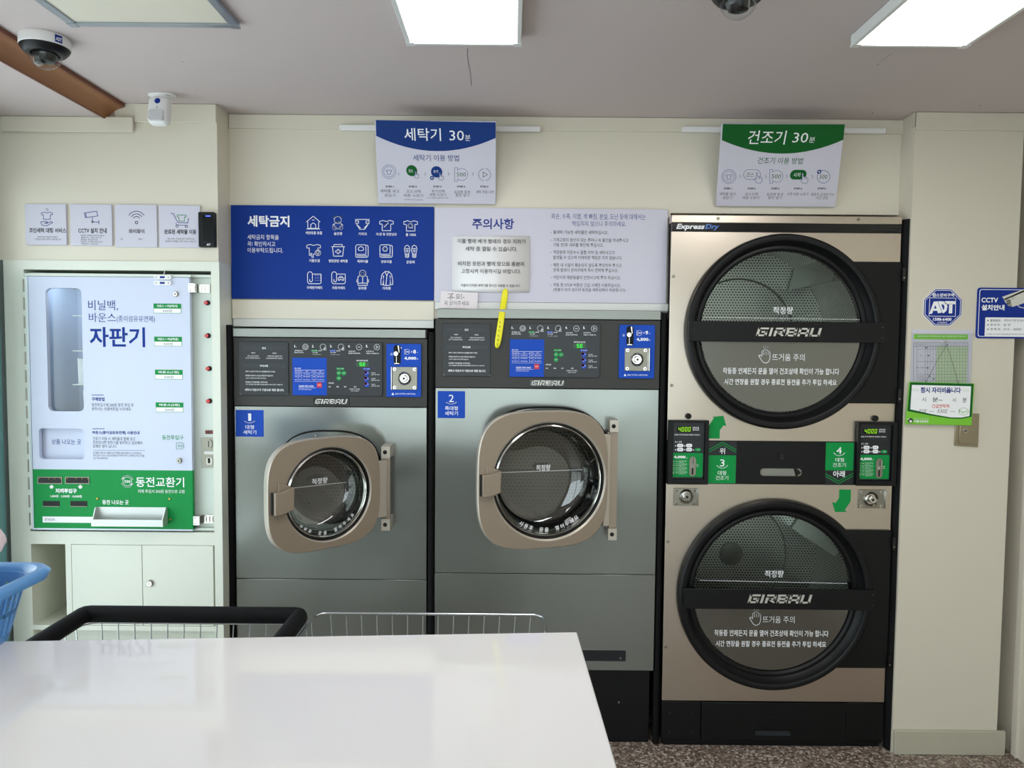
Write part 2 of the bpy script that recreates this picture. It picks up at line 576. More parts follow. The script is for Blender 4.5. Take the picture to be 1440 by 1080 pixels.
class Ink:
    """Printed marks on a frame. Positions are photo pixels laid back onto the sign's own plane."""
    def __init__(s, fr, c=0.0, dx=0.0, dy=0.0, step=0.00025):
        s.fr, s.c, s.dx, s.dy, s.step = fr, c, dx, dy, step
        s.mb = MB(fr)
        s.k = 1

    def lay(s, k):
        s.k = k
        return s

    def m(s, mt):
        s.mb.m(mt)
        return s

    def _p(s, x, y):
        return s.fr.px(x + s.dx, y + s.dy, s.c)

    def _c(s):
        return s.c + s.k * s.step

    def rect(s, x0, y0, x1, y1, r=0.0):
        a0, a1, b0, b1 = s.fr.rect(x0 + s.dx, y0 + s.dy, x1 + s.dx, y1 + s.dy, s.c)
        sc = s.fr.scale(x0, y0)
        s.mb.flat(rr(a0, a1, b0, b1, r * sc) if r else [(a0, b0), (a1, b0), (a1, b1), (a0, b1)], s._c())
        return s

    def poly(s, pts):
        s.mb.flat([s._p(*p) for p in pts], s._c())
        return s

    def circ(s, x, y, r, n=24):
        a, b = s._p(x, y)
        s.mb.flat(circ(a, b, r * s.fr.scale(x, y), n), s._c())
        return s

    def line(s, pts, wd=0.8, closed=False):
        P = [s._p(*p) for p in pts]
        h = wd * s.fr.scale(*pts[0]) / 2
        n = len(P)
        for i in range(n if closed else n - 1):
            (x0, y0), (x1, y1) = P[i], P[(i + 1) % n]
            dx, dy = x1 - x0, y1 - y0
            L = math.hypot(dx, dy)
            if L < 1e-7:
                continue
            dx, dy = dx / L * h, dy / L * h
            e = 0.8 if n > 2 else 0.0
            x0, y0, x1, y1 = x0 - dx * e, y0 - dy * e, x1 + dx * e, y1 + dy * e
            s.mb.flat([(x0 + dy, y0 - dx), (x1 + dy, y1 - dx), (x1 - dy, y1 + dx), (x0 - dy, y0 + dx)], s._c())
        return s

    def arc(s, x, y, r, a0=0, a1=360, wd=0.8, n=20, ry=None):
        ry = ry or r
        full = abs(a1 - a0) >= 360
        pts = [(x + r * math.cos(math.radians(a0 + (a1 - a0) * i / n)), y - ry * math.sin(math.radians(a0 + (a1 - a0) * i / n))) for i in range(n if full else n + 1)]
        return s.line(pts, wd, full)

    def ico(s, x, y, w_, h_, strokes, wd=0.8):                        # strokes in a 0..1 box, y downwards, (x, y) is the box's centre
        for st in strokes:
            closed = st[-1] == 'z'
            pts = [(x + (p[0] - .5) * w_, y + (p[1] - .5) * h_) for p in st if p != 'z']
            s.line(pts, wd, closed)
        return s

    def text(s, t, x0, y0, x1, y1, bold=0.0, shear=0.0):              # fit the glyphs' own box to the pixel box
        v, f = glyphs(t, bold, shear)
        if not v:
            return s
        xs, ys = [p[0] for p in v], [p[1] for p in v]
        mx, Mx, my, My = min(xs), max(xs), min(ys), max(ys)
        a0, a1, b0, b1 = s.fr.rect(x0 + s.dx, y0 + s.dy, x1 + s.dx, y1 + s.dy, s.c)
        # keep the line's own slope on the plane
        la, lb = s._p(x0, (y0 + y1) / 2)
        ra, rb = s._p(x1, (y0 + y1) / 2)
        kx, ky = (a1 - a0) / (Mx - mx), (b1 - b0) / (My - my)
        s.mb.add([(a0 + (p[0] - mx) * kx, b0 + (p[1] - my) * ky, s._c()) for p in v], f)
        return s

    def build(s, name, parent):
        return s.mb.build(name, parent, smooth=0)


# ------------------------------------------------------------------ depths of the planes (metres from the camera)
Y_DRY, Y_WASH, Y_HEAD, Y_PIL, Y_CAB = 2.65, 2.66, 2.71, 2.62, 2.60
ZC, ZL = 2.292, 2.243                           # ceiling, and the lower ceiling left of the brown moulding
XL, XR, YB, YE = -1.80, 1.86, -1.70, 3.50
F_D, F_W, F_H, F_P, F_C = front(Y_DRY), front(Y_WASH), front(Y_HEAD), front(Y_PIL), front(Y_CAB)


def X(px_, Y, y=500):
    return front(Y).px(px_, y)[0]


def Z(py_, Y, x=720):
    return front(Y).px(x, py_)[1]


# ------------------------------------------------------------------ the room
struct(MB().m(M['floor']).box(XL - .1, XR + .1, YB - .1, YE, -0.1, 0).build('floor'))
XCOVE = -1.36
struct(MB().m(M['ceil']).box(XCOVE - .02, XR + .1, YB - .1, YE, ZC, ZC + .1).build('ceiling'))
struct(MB().m(M['ceil']).box(XL - .1, -1.4085, YB - .1, YE, ZL, ZL + .15).build('ceiling'))
# outside: pavement seen through the storefront
struct(MB().m(M['pave']).box(-8, 8, -9, YB - .1, -.15, -.02).build('trim_pavement'))
xa, xb = X(309, Y_CAB), X(1272, Y_HEAD, 240)
xp = X(1285, Y_PIL, 200)
# header wall above the machines: bottom follows the machine tops
zw, zd = Z(449, Y_HEAD, 640) + .002, Z(301, Y_HEAD, 1100)
XD = X(941, Y_HEAD, 400)
h = MB().m(M['wall'])
h.box(xa, XD, Y_HEAD, Y_HEAD + .1, zw, ZC)
h.box(XD, xb, Y_HEAD, Y_HEAD + .1, zd, ZC)
struct(h.build('wall_back'))
struct(MB().m(M['black']).box(XL, XR, YE, YE + .05, 0, ZC).build('wall_behind_machines'))
# pillar to the right of the dryers, its left return, and the right wall
XPL, XPR = X(1265, Y_PIL, 760), 1.775
struct(MB().m(M['wallr']).prism([(XPL, Y_PIL), (XPR, Y_PIL), (XPR, YE), (XPL, YE)], 0, ZC).build('wall_right_front'))
# bevelled return between header and pillar above the dryers (slants in plan)
rw = MB().m(M['wallr'])
rw.prism([(xb - .002, Y_HEAD + .001), (XPL + .001, Y_PIL + .0005), (XPL + .001, YE), (xb - .002, YE)], 0, ZC)
struct(rw.build('wall_return_right'))
# right wall, leaning out a little below the cornice
fr = Frame((0, 0, 0), (1, 0, 0), (0, 0, 1))
rw = MB(fr).m(M['wallr'])
rw.prism([(1.772, ZC), (1.775, ZC - .06), (1.835, 1.95), (1.835, 0), (XR + .1, 0), (XR + .1, ZC)], -YE, -YB)
struct(rw.build('wall_right'))
XCL = X(9, Y_CAB, 280)
struct(MB().m(M['skirt']).box(XPL + .003, X(1411, Y_PIL, 1040), Y_PIL - .012, Y_PIL, 0, Z(1026, Y_PIL, 1340)).build('baseboard_right', bevel=.002))
struct(MB().m(M['wallr']).box(X(1425, Y_PIL - .015, 1040), X(1439, Y_PIL - .015, 1040), Y_PIL - .03, Y_PIL, 0, 1.12).build('trim_1', bevel=.002))
# left wall: sill, teal film glass, wall above
wl = MB().m(M['cyan'])
wl.box(XL - .1, XL, YB, YE, 0, .10)
wl.box(XL - .1, XL, YB, YE, 2.06, ZL)
wl.box(XL - .1, XL, Y_CAB - .10, YE, .10, 2.06)
wl.box(XL - .1, XL, YB, YB + .08, .10, 2.06)
struct(wl.build('wall_left'))
wn = struct(MB().m(M['whitec']).box(XL - .07, XL - .03, YB + .08, Y_CAB - .10, .10, .14).box(XL - .07, XL - .03, YB + .08, Y_CAB - .10, 2.02, 2.06)
            .box(XL - .07, XL - .03, .38, .44, .14, 2.02).build('window_1', bevel=.003))
for y0, y1 in ((YB + .08, .38), (.44, Y_CAB - .10)):
    MB().m(M['clear']).box(XL - .053, XL - .047, y0, y1, .14, 2.02).build('pane', wn)
tp = MB().m(mat('teal_painted_panel', rgb(112, 168, 170), 0.3, noise=.03))
tp.box(XL, XL + .012, 2.44, Y_CAB - .01, .0, Z(378, Y_CAB, 5))
struct(tp.build('trim_2', bevel=.002))
# storefront behind the camera: lintel, end posts, glass panes in a frame
wb = MB().m(M['wallr'])
wb.box(XL - .1, XR + .1, YB - .1, YB, 2.14, ZC + .1)
wb.box(XR - .28, XR + .1, YB - .1, YB, 0, 2.14)
wb.box(XL - .1, XL + .10, YB - .1, YB, 0, 2.14)
struct(wb.build('wall_front'))
sf = MB().m(M['alu'])
for x in (-1.70, -.62, .46, 1.52):
    sf.box(x, x + .06, YB - .07, YB - .02, 0, 2.14)
sf.box(-1.70, 1.58, YB - .07, YB - .02, 0, .08)
sf.box(-1.70, 1.58, YB - .07, YB - .02, 2.08, 2.14)
sfo = struct(sf.build('window_2', bevel=.003))
for x0, x1 in ((-1.64, -.62), (-.56, .46), (.52, 1.52)):
    MB().m(M['clear']).box(x0, x1, YB - .048, YB - .042, .08, 2.08).build('pane', sfo)

# cornice bands
def band(name, x0, x1, Y, z0, z1, t=.008, m_='wall'):
    return struct(MB().m(M[m_]).box(x0, x1, Y - t, Y, z0, z1).build(name, bevel=.0015))


zb = Z(184, Y_HEAD, 700)
band('trim_3', xa + .002, xb, Y_HEAD, zb, ZC - .001)
band('trim_4', XPL, 1.772, Y_PIL, Z(184, Y_PIL, 1340), ZC - .001, m_='wallr')
band('trim_5', X(190, Y_CAB, 160), xa, Y_CAB, Z(173, Y_CAB, 250), ZC - .001)
band('trim_6', XCL, X(190, Y_CAB, 180), Y_CAB - .008, Z(187, Y_CAB, 100), ZL - .001, .010)
tr = MB().m(M['wallr'])
tr.prism([(xb - .008, Y_HEAD - .009), (XPL - .006, Y_PIL - .009), (XPL + .002, Y_PIL), (xb, Y_HEAD)], zb, ZC - .001)
struct(tr.build('trim_7'))
# brown wooden cove moulding along the ceiling step
cv = Frame((0, 0, 0), (1, 0, 0), (0, 0, 1))
prof = [(-1.345, ZC - .001), (-1.345, ZC - .012), (-1.352, ZC - .014)]
for i in range(9):
    t = i / 8
    prof.append((-1.354 - .045 * t, ZC - .016 - .028 * (t ** 1.8)))
prof += [(-1.402, ZL - .004), (-1.410, ZL - .004), (-1.410, ZC + .02), (-1.38, ZC + .02), (-1.38, ZC - .001)]
cvb = MB(cv).m(M['cove'])
cvb.prism(prof, -Y_CAB + .001, 1.6)
cv_o = struct(cvb.build('trim_8', smooth=50))
MB(cv).m(M['coved']).box(-1.352, -1.3435, ZC - .013, ZC, -Y_CAB + .001, 1.6).box(-1.412, -1.402, ZL - .007, ZL + .004, -Y_CAB + .001, 1.6).build('moulding_edge', cv_o, bevel=.002)
# hairline crack and pin marks in the ceiling paper
fc = Frame((0, 0, ZC), (-1, 0, 0), (0, 1, 0))
ik = Ink(fc, 0).m(M['inkg'])
ik.line([(658, 68), (657, 78), (659, 90), (662, 104), (663, 120)], .8)
ik.line([(1236, 88), (1254, 75)], .6)
for q in ((1234, 90), (1377, 148), (256, 86), (1226, 158)):
    ik.line([q, (q[0] + 1.5, q[1] + 1.2)], 1.3)
cr = ik.build('ceiling_crack', None)
struct(cr)
cr.name = 'trim_9'

# ------------------------------------------------------------------ ceiling fittings
def light_panel(x0, x1, y_far, length, label, lit=True, name='ceiling_light', z_drop=.03, cat='ceiling light', fw=.012):
    t = thing(name, label, cat, ((x0 + x1) / 2, y_far - length / 2, ZC), 'flat LED panels on the ceiling' if lit else None)
    y0 = y_far - length
    f = MB().m(M['whitec'] if lit else M['alu'])
    zt, z0 = ZC - .0005, ZC - z_drop
    for a, b, c, d in ((x0, x1, y_far - fw, y_far), (x0, x1, y0, y0 + fw), (x0, x0 + fw, y0 + fw, y_far - fw), (x1 - fw, x1, y0 + fw, y_far - fw)):
        f.box(a, b, c, d, z0, zt)
    f.build('frame', t, bevel=.002)
    MB().m(M['led'] if lit else M['wall']).box(x0 + fw, x1 - fw, y0 + fw, y_far - fw, z0 + .004, z0 + .010).build('diffuser' if lit else 'hatch_panel', t)
    for sx in (x0, x1 - .02):
        MB().m(M['whitec'] if lit else M['alu']).box(sx - .001, sx + .021, y_far - .02, y_far + .0015, z0 - .001, z0 + .003).build('corner_cap', t)
    return t


zp = ZC - .03
def cpx(x, y, z):                               # a photo pixel on a level plane z: (x, y)
    f_ = Frame((0, 0, z), (1, 0, 0), (0, 1, 0))
    return f_.px(x, y)


a = cpx(572, 63, zp)
b_ = cpx(733, 66, zp)
light_panel(a[0], b_[0], (a[1] + b_[1]) / 2, 1.25, 'glowing white LED ceiling panel at the top centre, above the blue washer sign')
a = cpx(1196, 66, zp)
b_ = cpx(1358, 68, zp)
light_panel(a[0], b_[0], (a[1] + b_[1]) / 2, 1.25, 'glowing white LED ceiling panel at the top right, nearest the right wall')
a = cpx(97, 36, ZC - .015)
b_ = cpx(340, 43, ZC - .015)
light_panel(a[0], b_[0], (a[1] + b_[1]) / 2, .47, 'unlit cream access hatch with aluminium frame in the ceiling', False, 'ceiling_hatch', .014, 'hatch', .022)

FLAT = Frame((0, 0, 0), (1, 0, 0), (0, 1, 0))


def dome_camera(px_, py_, label, yaw=0):
    x, y = cpx(px_, py_, ZC)
    t = thing('dome_camera', label, 'security camera', (x, y, ZC), 'dome cameras on the ceiling')
    fr = Frame((x, y, ZC), (1, 0, 0), (0, -1, 0))          # normal points down
    R = .062
    MB(fr).m(M['white']).lathe_open([(0, 0), (R - .002, 0), (R, .003), (R, .026), (R - .003, .029), (0.001, .029)], n=48).build('housing', t)
    MB(fr).m(M['black']).lathe_open([(R - .001, .028), (R - .004, .034), (.050, .043), (.042, .046), (.036, .044)], n=48).build('trim_ring', t)
    MB(fr).m(M['clear']).lathe_open([(.041 * math.cos(i * PI / 16), .044 + .040 * math.sin(i * PI / 16)) for i in range(9)], n=32).build('dome', t)
    b = MB(fr).m(M['blackg'])
    b.lathe_open([(.030, .040), (.030, .048), (.022, .064), (.001, .068)], n=24)
    b.lathe_open([(.012, .058), (.012, .071), (.008, .072), (.001, .070)], -.010, .010, n=16)
    b.m(M['satin']).lathe_open([(.022, .047), (.024, .050), (.022, .052)], .004, -.004, n=24)
    b.build('lens', t)
    # small square logo on the side wall of the housing
    ang = math.radians(-62 + yaw)
    nx, ny = math.sin(-ang), -math.cos(ang)
    p = Vector((x + nx * (R + .0006), y + ny * (R + .0006), ZC - .015))
    lf = Frame(p, (-ny, nx, 0), (0, 0, 1))
    lg = MB(lf).m(M['ablue']).box(-.0095, .0095, -.009, .010, -.0006, .0004)
    v, f = glyphs('ADT', .03, 0)
    mxx, myy = max(q[0] for q in v), max(q[1] for q in v)
    lg.m(M['inkw']).add([(-.0075 + q[0] / mxx * .015, -.005 + q[1] / myy * .009, .0008) for q in v], f)
    lg.build('logo', t, smooth=0)
    return t


dome_camera(63, 53, 'white and black dome camera at the top left beside the brown moulding')
dome_camera(1039, -27, 'dome camera cut by the top edge of the picture, its clear bubble hanging down')

# motion sensor
x, y = cpx(228, 133, ZC)
t = thing('motion_sensor', 'small white motion sensor hanging from the ceiling above the left cabinet', 'motion sensor', (x, y, ZC))
fr = Frame((x, y, ZC), (1, 0, 0), (0, -1, 0))
MB(fr).m(M['white']).prism(squircle(0, 0, .045, .024, 40, 2.2), 0, .005).disc(0, 0, .024, .004, .02).build('mounting_plate', t, bevel=.001)
sf_ = Frame((x, y - .018, ZC - .062), (1, 0, 0), (0, .22, 1))
body = MB(sf_).m(M['white'])
loops = []
for c, k in ((-.022, .84), (-.012, .97), (.004, 1.0), (.016, .95), (.022, .80)):
    loops.append([(a_, b2, c) for a_, b2 in rr(-.0325 * k, .0325 * k, -.047 * k, .049 * k, .016)])
body.loft(loops, True, True, True).build('housing', t, smooth=60)
MB(sf_).m(mat('frosted_lens', rgb(206, 206, 210), .6, noise=0)).loft([[(a_, b2, c) for a_, b2 in rr(-.026 * k, .026 * k, -.042, -.006, .008)] for c, k in ((.018, 1.0), (.0275, .9))], True, False, True).build('lens', t, smooth=60)
MB(sf_).m(M['ablue']).disc(.0, .027, .0095, .020, .0225).m(M['ink']).box(-.001, .001, .002, .008, .020, .0225).build('logo', t)

# ------------------------------------------------------------------ left cabinet wall and vending machine
zc_split = Z(367, Y_CAB, 150)
wcab = MB().m(M['wall']).box(XL, xa, Y_CAB, Y_HEAD + .1, zc_split, ZL)
wcab.box(XCOVE - .02, xa, Y_CAB, Y_HEAD + .1, ZL, ZC)
struct(wcab.build('wall_left_front'))
cab = thing('storage_cabinet', 'cream white built-in cabinet frame around the vending machine with an open niche', 'cabinet', ((XCL + xa) / 2, Y_CAB + .3, 0))
FC2 = front(Y_CAB - .006)
cx0 = FC2.px(12, 640)[0]
cx1 = FC2.px(311.5, 640)[0]
ox0, ox1, oz0, oz1 = FC2.rect(38, 380, 299, 748)
nx0, nx1, nz0, nz1 = FC2.rect(45, 765, 93, 879)
dx0, dx1, dz0, dz1 = FC2.rect(101, 766, 301, 880)
kx0, kx1 = FC2.px(46, 890)[0], FC2.px(302, 890)[0]
kz1 = FC2.px(150, 886.5)[1]
cb = MB().m(M['cabin'])
yf, yb = Y_CAB - .006, Y_CAB + .62
zt = zc_split - .0005
cb.box(cx0, ox0, yf, yb, 0, zt)                       # left stile
cb.box(ox1, cx1, yf, yb, 0, zt)                       # right stile
cb.box(ox0, ox1, yf, yb, oz1, zt)                     # top rail
cb.box(ox0, ox1, yf, yb, nz1, oz0)                    # rail under the vending machine
cb.box(nx1, dx0, yf, yb, kz1, nz1)                    # stile between niche and doors
cb.box(ox0, nx0 + .0, yf, yb, kz1, nz1) if nx0 > ox0 else None
cb.box(ox0, ox1, yf, yb, kz1, nz0)                    # bottom rail
cb.box(ox0, ox1, yf + .05, yb, 0, kz1)                # recessed plinth
cb.box(ox0, ox1, yb, yb + .02, 0, zt)                 # back
cb.box(dx0, ox1, yf + .022, yb - .3, nz0, nz1)
cb.build('carcass', cab, bevel=.0015)
MB().m(mat('niche_lining', rgb(222, 216, 190), .45, noise=.02)).box(nx1 - .001, nx1, yf + .004, yb, nz0, nz1).box(ox0, nx1, yb - .002, yb - .001, nz0, nz1).build('niche_panel', cab)
mid = FC2.px(200.5, 820)[0]
for a0, a1 in ((dx0 + .0015, mid - .001), (mid + .001, dx1 - .0015)):
    d = MB().m(M['cabin']).box(a0, a1, yf - .0005, yf + .018, nz0 + .0015, nz1 - .0015).build('door', cab, bevel=.0012)
lx, lz = FC2.px(211.5, 820)
lk = MB(FC2).m(M['satin']).disc(lx, lz, .0125, 0, .004, 24).m(M['chrome']).disc(lx, lz, .009, .004, .009, 20).m(M['hole']).box(lx - .001, lx + .001, lz - .005, lz + .005, .009, .0094)
lk.build('lock', d, bevel=.0008)
lk_o = d

# vending machine
VF = front(Y_CAB - .002)                               # face of the machine's frame
vm = thing('vending_machine', 'white and green bag vending and coin change machine set in the left cabinet', 'vending machine', ((ox0 + ox1) / 2, Y_CAB + .2, oz0))
fx0, fx1, fz0, fz1 = VF.rect(40, 385, 298, 746)
b = MB(VF).m(M['whitem'])
b.box(fx0, fx1, fz0, fz1, -.42, -.30)
b.box(fx0, fx0 + .012, fz0, fz1, -.30, -.006)
b.box(fx0 + .012, fx1, fz1 - .010, fz1, -.30, -.006)
b.box(fx0 + .012, fx1, fz0, fz0 + .010, -.30, -.006)
strip0 = VF.px(275, 560)[0]
b.box(strip0 - .030, fx1, fz0 + .010, fz1 - .010, -.30, -.020)
b.box(fx0 + .012, strip0 - .030, fz0 + .010, fz1 - .010, -.30, -.24)
b.build('housing', vm, bevel=.0015)
# door: panel with a window hole and a delivery hole
px0, px1, pz0, pz1 = VF.rect(47, 390, 271, 742)
a0, a1, b0, b1 = VF.rect(69, 405.5, 119, 578)
e0, e1, g0, g1 = VF.rect(58, 602, 121, 645)
zg = VF.px(165, 660)[1]
dp = MB(VF)
DT0, DT1 = -.004, .012
def plate(mb, xs, zs, holes, c0, c1):
    for i in range(len(xs) - 1):
        for j in range(len(zs) - 1):
            if (i, j) not in holes:
                mb.box(xs[i], xs[i + 1], zs[j], zs[j + 1], c0, c1)
dp.m(M['boardv'])
rA = rr(a0, a1, b0, b1, .018, 6)
rO = rr(a0 - .001, a1 + .001, b0 - .001, b1 + .001, .0001, 6)
dp.box(px0, a0, g1, pz1, DT0, DT1)
dp.box(px0, a0, zg, g0, DT0, DT1)
dp.box(px0, VF.px(58, 624)[0], g0, g1, DT0, DT1)
dp.box(a0, px1, b1, pz1, DT0, DT1)
dp.box(a1, px1, g1, b1, DT0, DT1)
dp.box(a0, a1, g1, b0, DT0, DT1)
dp.box(a0, e0, g0, g1, DT0, DT1) if e0 > a0 else None
dp.box(max(e1, a0), px1, g0, g1, DT0, DT1)
dp.box(a0, px1, zg, g0, DT0, DT1)
# square hole corners filled to round ones
def round_corners(mb, a0, a1, b0, b1, r, c0, c1):
    for sx, sy, cx, cy in ((0, 0, a0, b0), (1, 0, a1, b0), (1, 1, a1, b1), (0, 1, a0, b1)):
        ux, uy = (1 if sx == 0 else -1), (1 if sy == 0 else -1)
        ox, oy = cx + ux * r, cy + uy * r
        pts = [(cx, cy)] + [(ox - ux * r * math.cos(t), oy - uy * r * math.sin(t)) for t in [math.radians(90 * k / 6) for k in range(7)]]
        if (ux * uy) < 0:
            pts = pts[::-1]
        mb.prism(pts, c0, c1)
round_corners(dp, a0, a1, b0, b1, .018, DT0, DT1 - .0002)
dp.m(M['green']).box(px0, px1, pz0, zg, DT0, DT1 + .0002)
door = dp.build('door', vm)
# hmm: the delivery hole starts left of the window column
gl = MB(VF).m(M['clearp']).box(a0 - .004, a1 + .004, b0 - .004, b1 + .004, DT0 - .004, DT0 - .001).build('window', door)
fl = MB(VF).m(M['whitem'])
e0b = VF.px(58, 624)[0]
fl.m(M['boardv']).box(e0b - .012, max(e1, a0) + .002, g0 - .004, g1 + .004, -.018, -.012)
fl.build('delivery_flap', door)
rc = MB(VF).m(M['boardv'])
round_corners(rc, e0b, e1, g0, g1, .012, DT0, DT1 - .0001)
rc.m(M['alu']).box(px0 - .006, px0 - .001, pz0, pz1, DT0, DT1 + .001).box(px0 - .006, px1, pz0 - .006, pz0 - .0005, DT0, DT1 + .001)
rc.m(M['inkg']).box(px0 - .001, px1, pz1, pz1 + .0015, DT0, DT1)
rc.m(M['whitem']).box(px0 - .014, px1 + .004, pz1 + .0015, fz1 - .002, DT0, DT1 - .001).box(px0 - .016, px0 - .006, pz0 - .004, pz1, DT0, DT1 - .001)
rc.build('door_edge', door)
for k in range(14):                                    # piano hinge knuckles on the left edge
    zz = pz0 + (pz1 - pz0) * (k + .5) / 14
    MB(Frame((px0 - .016, Y_CAB - .012, zz), (1, 0, 0), (0, 1, 0))).m(M['satin']).disc(0, 0, .003, -.022, .022, 8).build('hinge_knuckle', vm)
# things inside behind the window
ins = MB(VF).m(mat('pale_blue_interior', rgb(186, 204, 232), .5, noise=.01))
ins.box(a0 - .02, a1 + .05, b0 - .02, b1 + .01, -.20, -.195)
ins.box(a0 - .02, a0 - .012, b0 - .02, b1 + .01, -.20, -.02)
ins.box(a1 + .05, a1 + .06, b0 - .02, b1 + .01, -.20, -.02)
for yy in (443, 493, 541):
    z = VF.px(108, yy)[1]
    ins.m(M['whitem']).box(VF.px(95, yy)[0], a1 + .05, z - .003, z, -.16, -.03)
ins.build('shelf', vm)
MB(VF).m(emit('cabinet_lamp', (.92, .96, 1, 1), 7.0)).box(a0 + .01, a1 + .04, b1 + .027, b1 + .031, -.036, -.010).build('interior_lamp', vm)
rnd = random.Random(3)
for (xx, yy0, yy1, n) in ((99, 505, 541, 9), (107, 552, 578, 7)):
    for k in range(n):
        s0, s1 = VF.px(xx + k * 2.3, yy1), VF.px(xx - 2 + k * 2.3, yy0 + rnd.uniform(-2, 2))
        q = MB(VF).m(M['boxw'])
        q.prism([(s0[0], s0[1]), (s0[0] + .0045, s0[1]), (s1[0] + .0045, s1[1]), (s1[0], s1[1])], -.10, -.05)
        tag(q.build('softener_sheet_pack'), 'thin white packet standing in the vending machine window', 'packet', 'white packets behind the vending window')
q = MB(VF).m(M['blackg'])
s0, s1 = VF.px(111, 492), VF.px(117, 462)
q.prism([(s0[0], s0[1]), (s0[0] + .03, s0[1]), (s1[0] + .03, s1[1]), (s1[0], s1[1])], -.09, -.05)
tag(q.build('dark_pouch', bevel=.002), 'dark pouch leaning on the middle shelf in the vending machine window', 'pouch')

ik = Ink(VF, DT1 + .0002)
ik.m(M['navy']).text('비닐백,', 124, 422, 166, 437).text('바운스', 125, 440, 163, 453).text('(종이섬유유연제)', 164, 444, 218, 454)
ik.m(M['blue']).text('자판기', 126, 460, 204, 488, .022)
ik.m(M['navy'])
ik.line([(129, 555.5), (146, 555.5)], .9).text('구매방법', 129, 558.5, 147, 564, .03)
ik.line([(130, 603), (147, 603)], .9).text('바운스(종이섬유유연제) 사용안내', 130, 606, 196, 611.5, .03)
ik.line([(131, 633), (204, 633.5)], .4)
ik.text('상품 나오는 곳', 0, 0, 1, 1) if False else None
ik.m(M['inkg'])
ik.text('동전투입구에 500원 동전 투입 후', 129, 567, 188, 572).text('원하시는 상품버튼을 누르세요', 129, 572.7, 184, 577.5)
ik.text('건조기 이용 시 세탁물과 함께 넣고', 130.5, 614.5, 190, 619.5).text('건조하시면 정전기를 방지하고 섬유에서', 130.5, 620, 200, 625).text('상쾌한 향이 납니다', 130.5, 625.3, 164, 630)
ik.text('본 제품의 세탁기는 제품과 같은 액체형 섬유유연제가 아닌 종이형으로', 131, 635.5, 199, 638.5).text('되어 있으니 건조 시 섬유유연제를 추가하지 마시고 표면에 드러난 시트를', 131, 639.2, 203, 642.2).text('건조기에 사용하세요.', 131, 643, 152, 645.8)
for cx_, cy_ in ((249, 414), (254.5, 647)):
    pass
for (x0, y0), s1_ in zip(((216, 427), (217, 473.5), (218, 520), (219, 566)), ('바운스 + 비닐백(대)', '바운스 + 비닐백(중)', '바운스(1장)', '바운스(2장)')):
    ik.lay(1).m(M['green']).rect(x0, y0, x0 + 39, y0 + 13.5)
    ik.lay(2).m(M['inkw']).rect(x0 + .5, y0 + 7, x0 + 38.5, y0 + 13)
    ik.lay(3).text(s1_, x0 + 5, y0 + 1.6, x0 + 34, y0 + 5.6, .02)
    ik.m(M['inkg']).text('500원', x0 + 13, y0 + 8.2, x0 + 26, y0 + 12)
ik.lay(1).m(M['green']).text('동전투입구', 228, 612, 258, 618.5, .01)
ik.arc(254, 627, 4.6, 130, -130, .6).line([(250, 622.5), (248, 622.5), (248, 631.5), (250, 631.5)], .6).text('500', 250, 625.5, 257, 628.7)
ik.m(M['inkw'])
ik.text('동전교환기', 191, 671, 259, 685, .012).text('지폐 투입시 500원 동전으로 교환', 194, 688.5, 260, 693.5)
ik.arc(179, 677, 6.2, 0, 360, .7).arc(179, 677, 8.4, 20, 160, .8).arc(179, 677, 8.4, 200, 340, .8).text('500', 174.8, 675.2, 183.4, 679, .02)
ik.poly([(172, 671), (173, 676), (176, 672)]).poly([(186, 683), (185, 678), (182, 682)])
ik.text('지폐투입구', 78, 687, 108, 693.5, .04).text('1,000원 · 5,000원 · 10,000원', 71, 696, 115, 699.8, .02)
ik.text('동전 나오는 곳', 144, 703, 181, 709.5, .02)
for ax in (72.5, 113):
    ik.poly([(ax, 681.5), (ax - 3.6, 685), (ax - 1.8, 685), (ax - 1.8, 687), (ax + 1.8, 687), (ax + 1.8, 685), (ax + 3.6, 685)])
ik.lay(1).rect(60, 726.5, 131, 735)
ik.lay(2).m(M['inkg']).text('문의전화 :', 63, 728.7, 79, 732.7)
ik.build('lettering', door)
ik = Ink(VF, -.012).m(M['navy']).text('상품 나오는 곳', 72.5, 617.5, 114, 625, .01)
ik.build('flap_lettering', door)
# note acceptors, small windows, coin tray, screws, locks
for x0, y0, x1, y1 in ((57.5, 670.5, 90, 678.5), (96, 670.5, 128, 678.5)):
    q = VF.rect(x0, y0, x1, y1)
    mb = MB(VF).m(M['satin']).ring(rr(q[0] - .002, q[1] + .002, q[2] - .002, q[3] + .002, .001, 1), rr(q[0], q[1], q[2], q[3], .0005, 1), DT1, DT1 + .003)
    mb.m(M['blackg']).box(q[0], q[1], q[2], q[3], DT1, DT1 + .0012).m(M['brass'])
    for k in (.05, .45, .7, .95):
        mb.disc(q[0] + (q[1] - q[0]) * k, q[3] - .004, .0012, DT1 + .0012, DT1 + .002, 8)
    mb.build('note_slot', door)
for x0, y0, x1, y1 in ((63.5, 703.5, 87, 710.5), (102, 703.5, 125.5, 710.5)):
    q = VF.rect(x0, y0, x1, y1)
    MB(VF).m(M['black']).box(q[0], q[1], q[2], q[3], DT1, DT1 + .001).m(M['satin']).box(q[0], q[1], q[2] - .0015, q[2], DT1, DT1 + .004).build('note_window', door)
q = VF.rect(139, 712, 238, 735)
tr = MB(VF).m(M['tray'])
tr.box(q[0] + .002, q[1] - .002, q[2] + .004, q[3], DT1, DT1 + .002)
tr.loft([[(q[0] + k, q[2] + .002, DT1), (q[0] + k, q[3], DT1), (q[0] + k, q[3], DT1 + .012), (q[0] + k + .002, q[2] + .022, DT1 + .034), (q[0] + k + .002, q[2], DT1 + .034)] for k in (0, .003)], True, True, True)
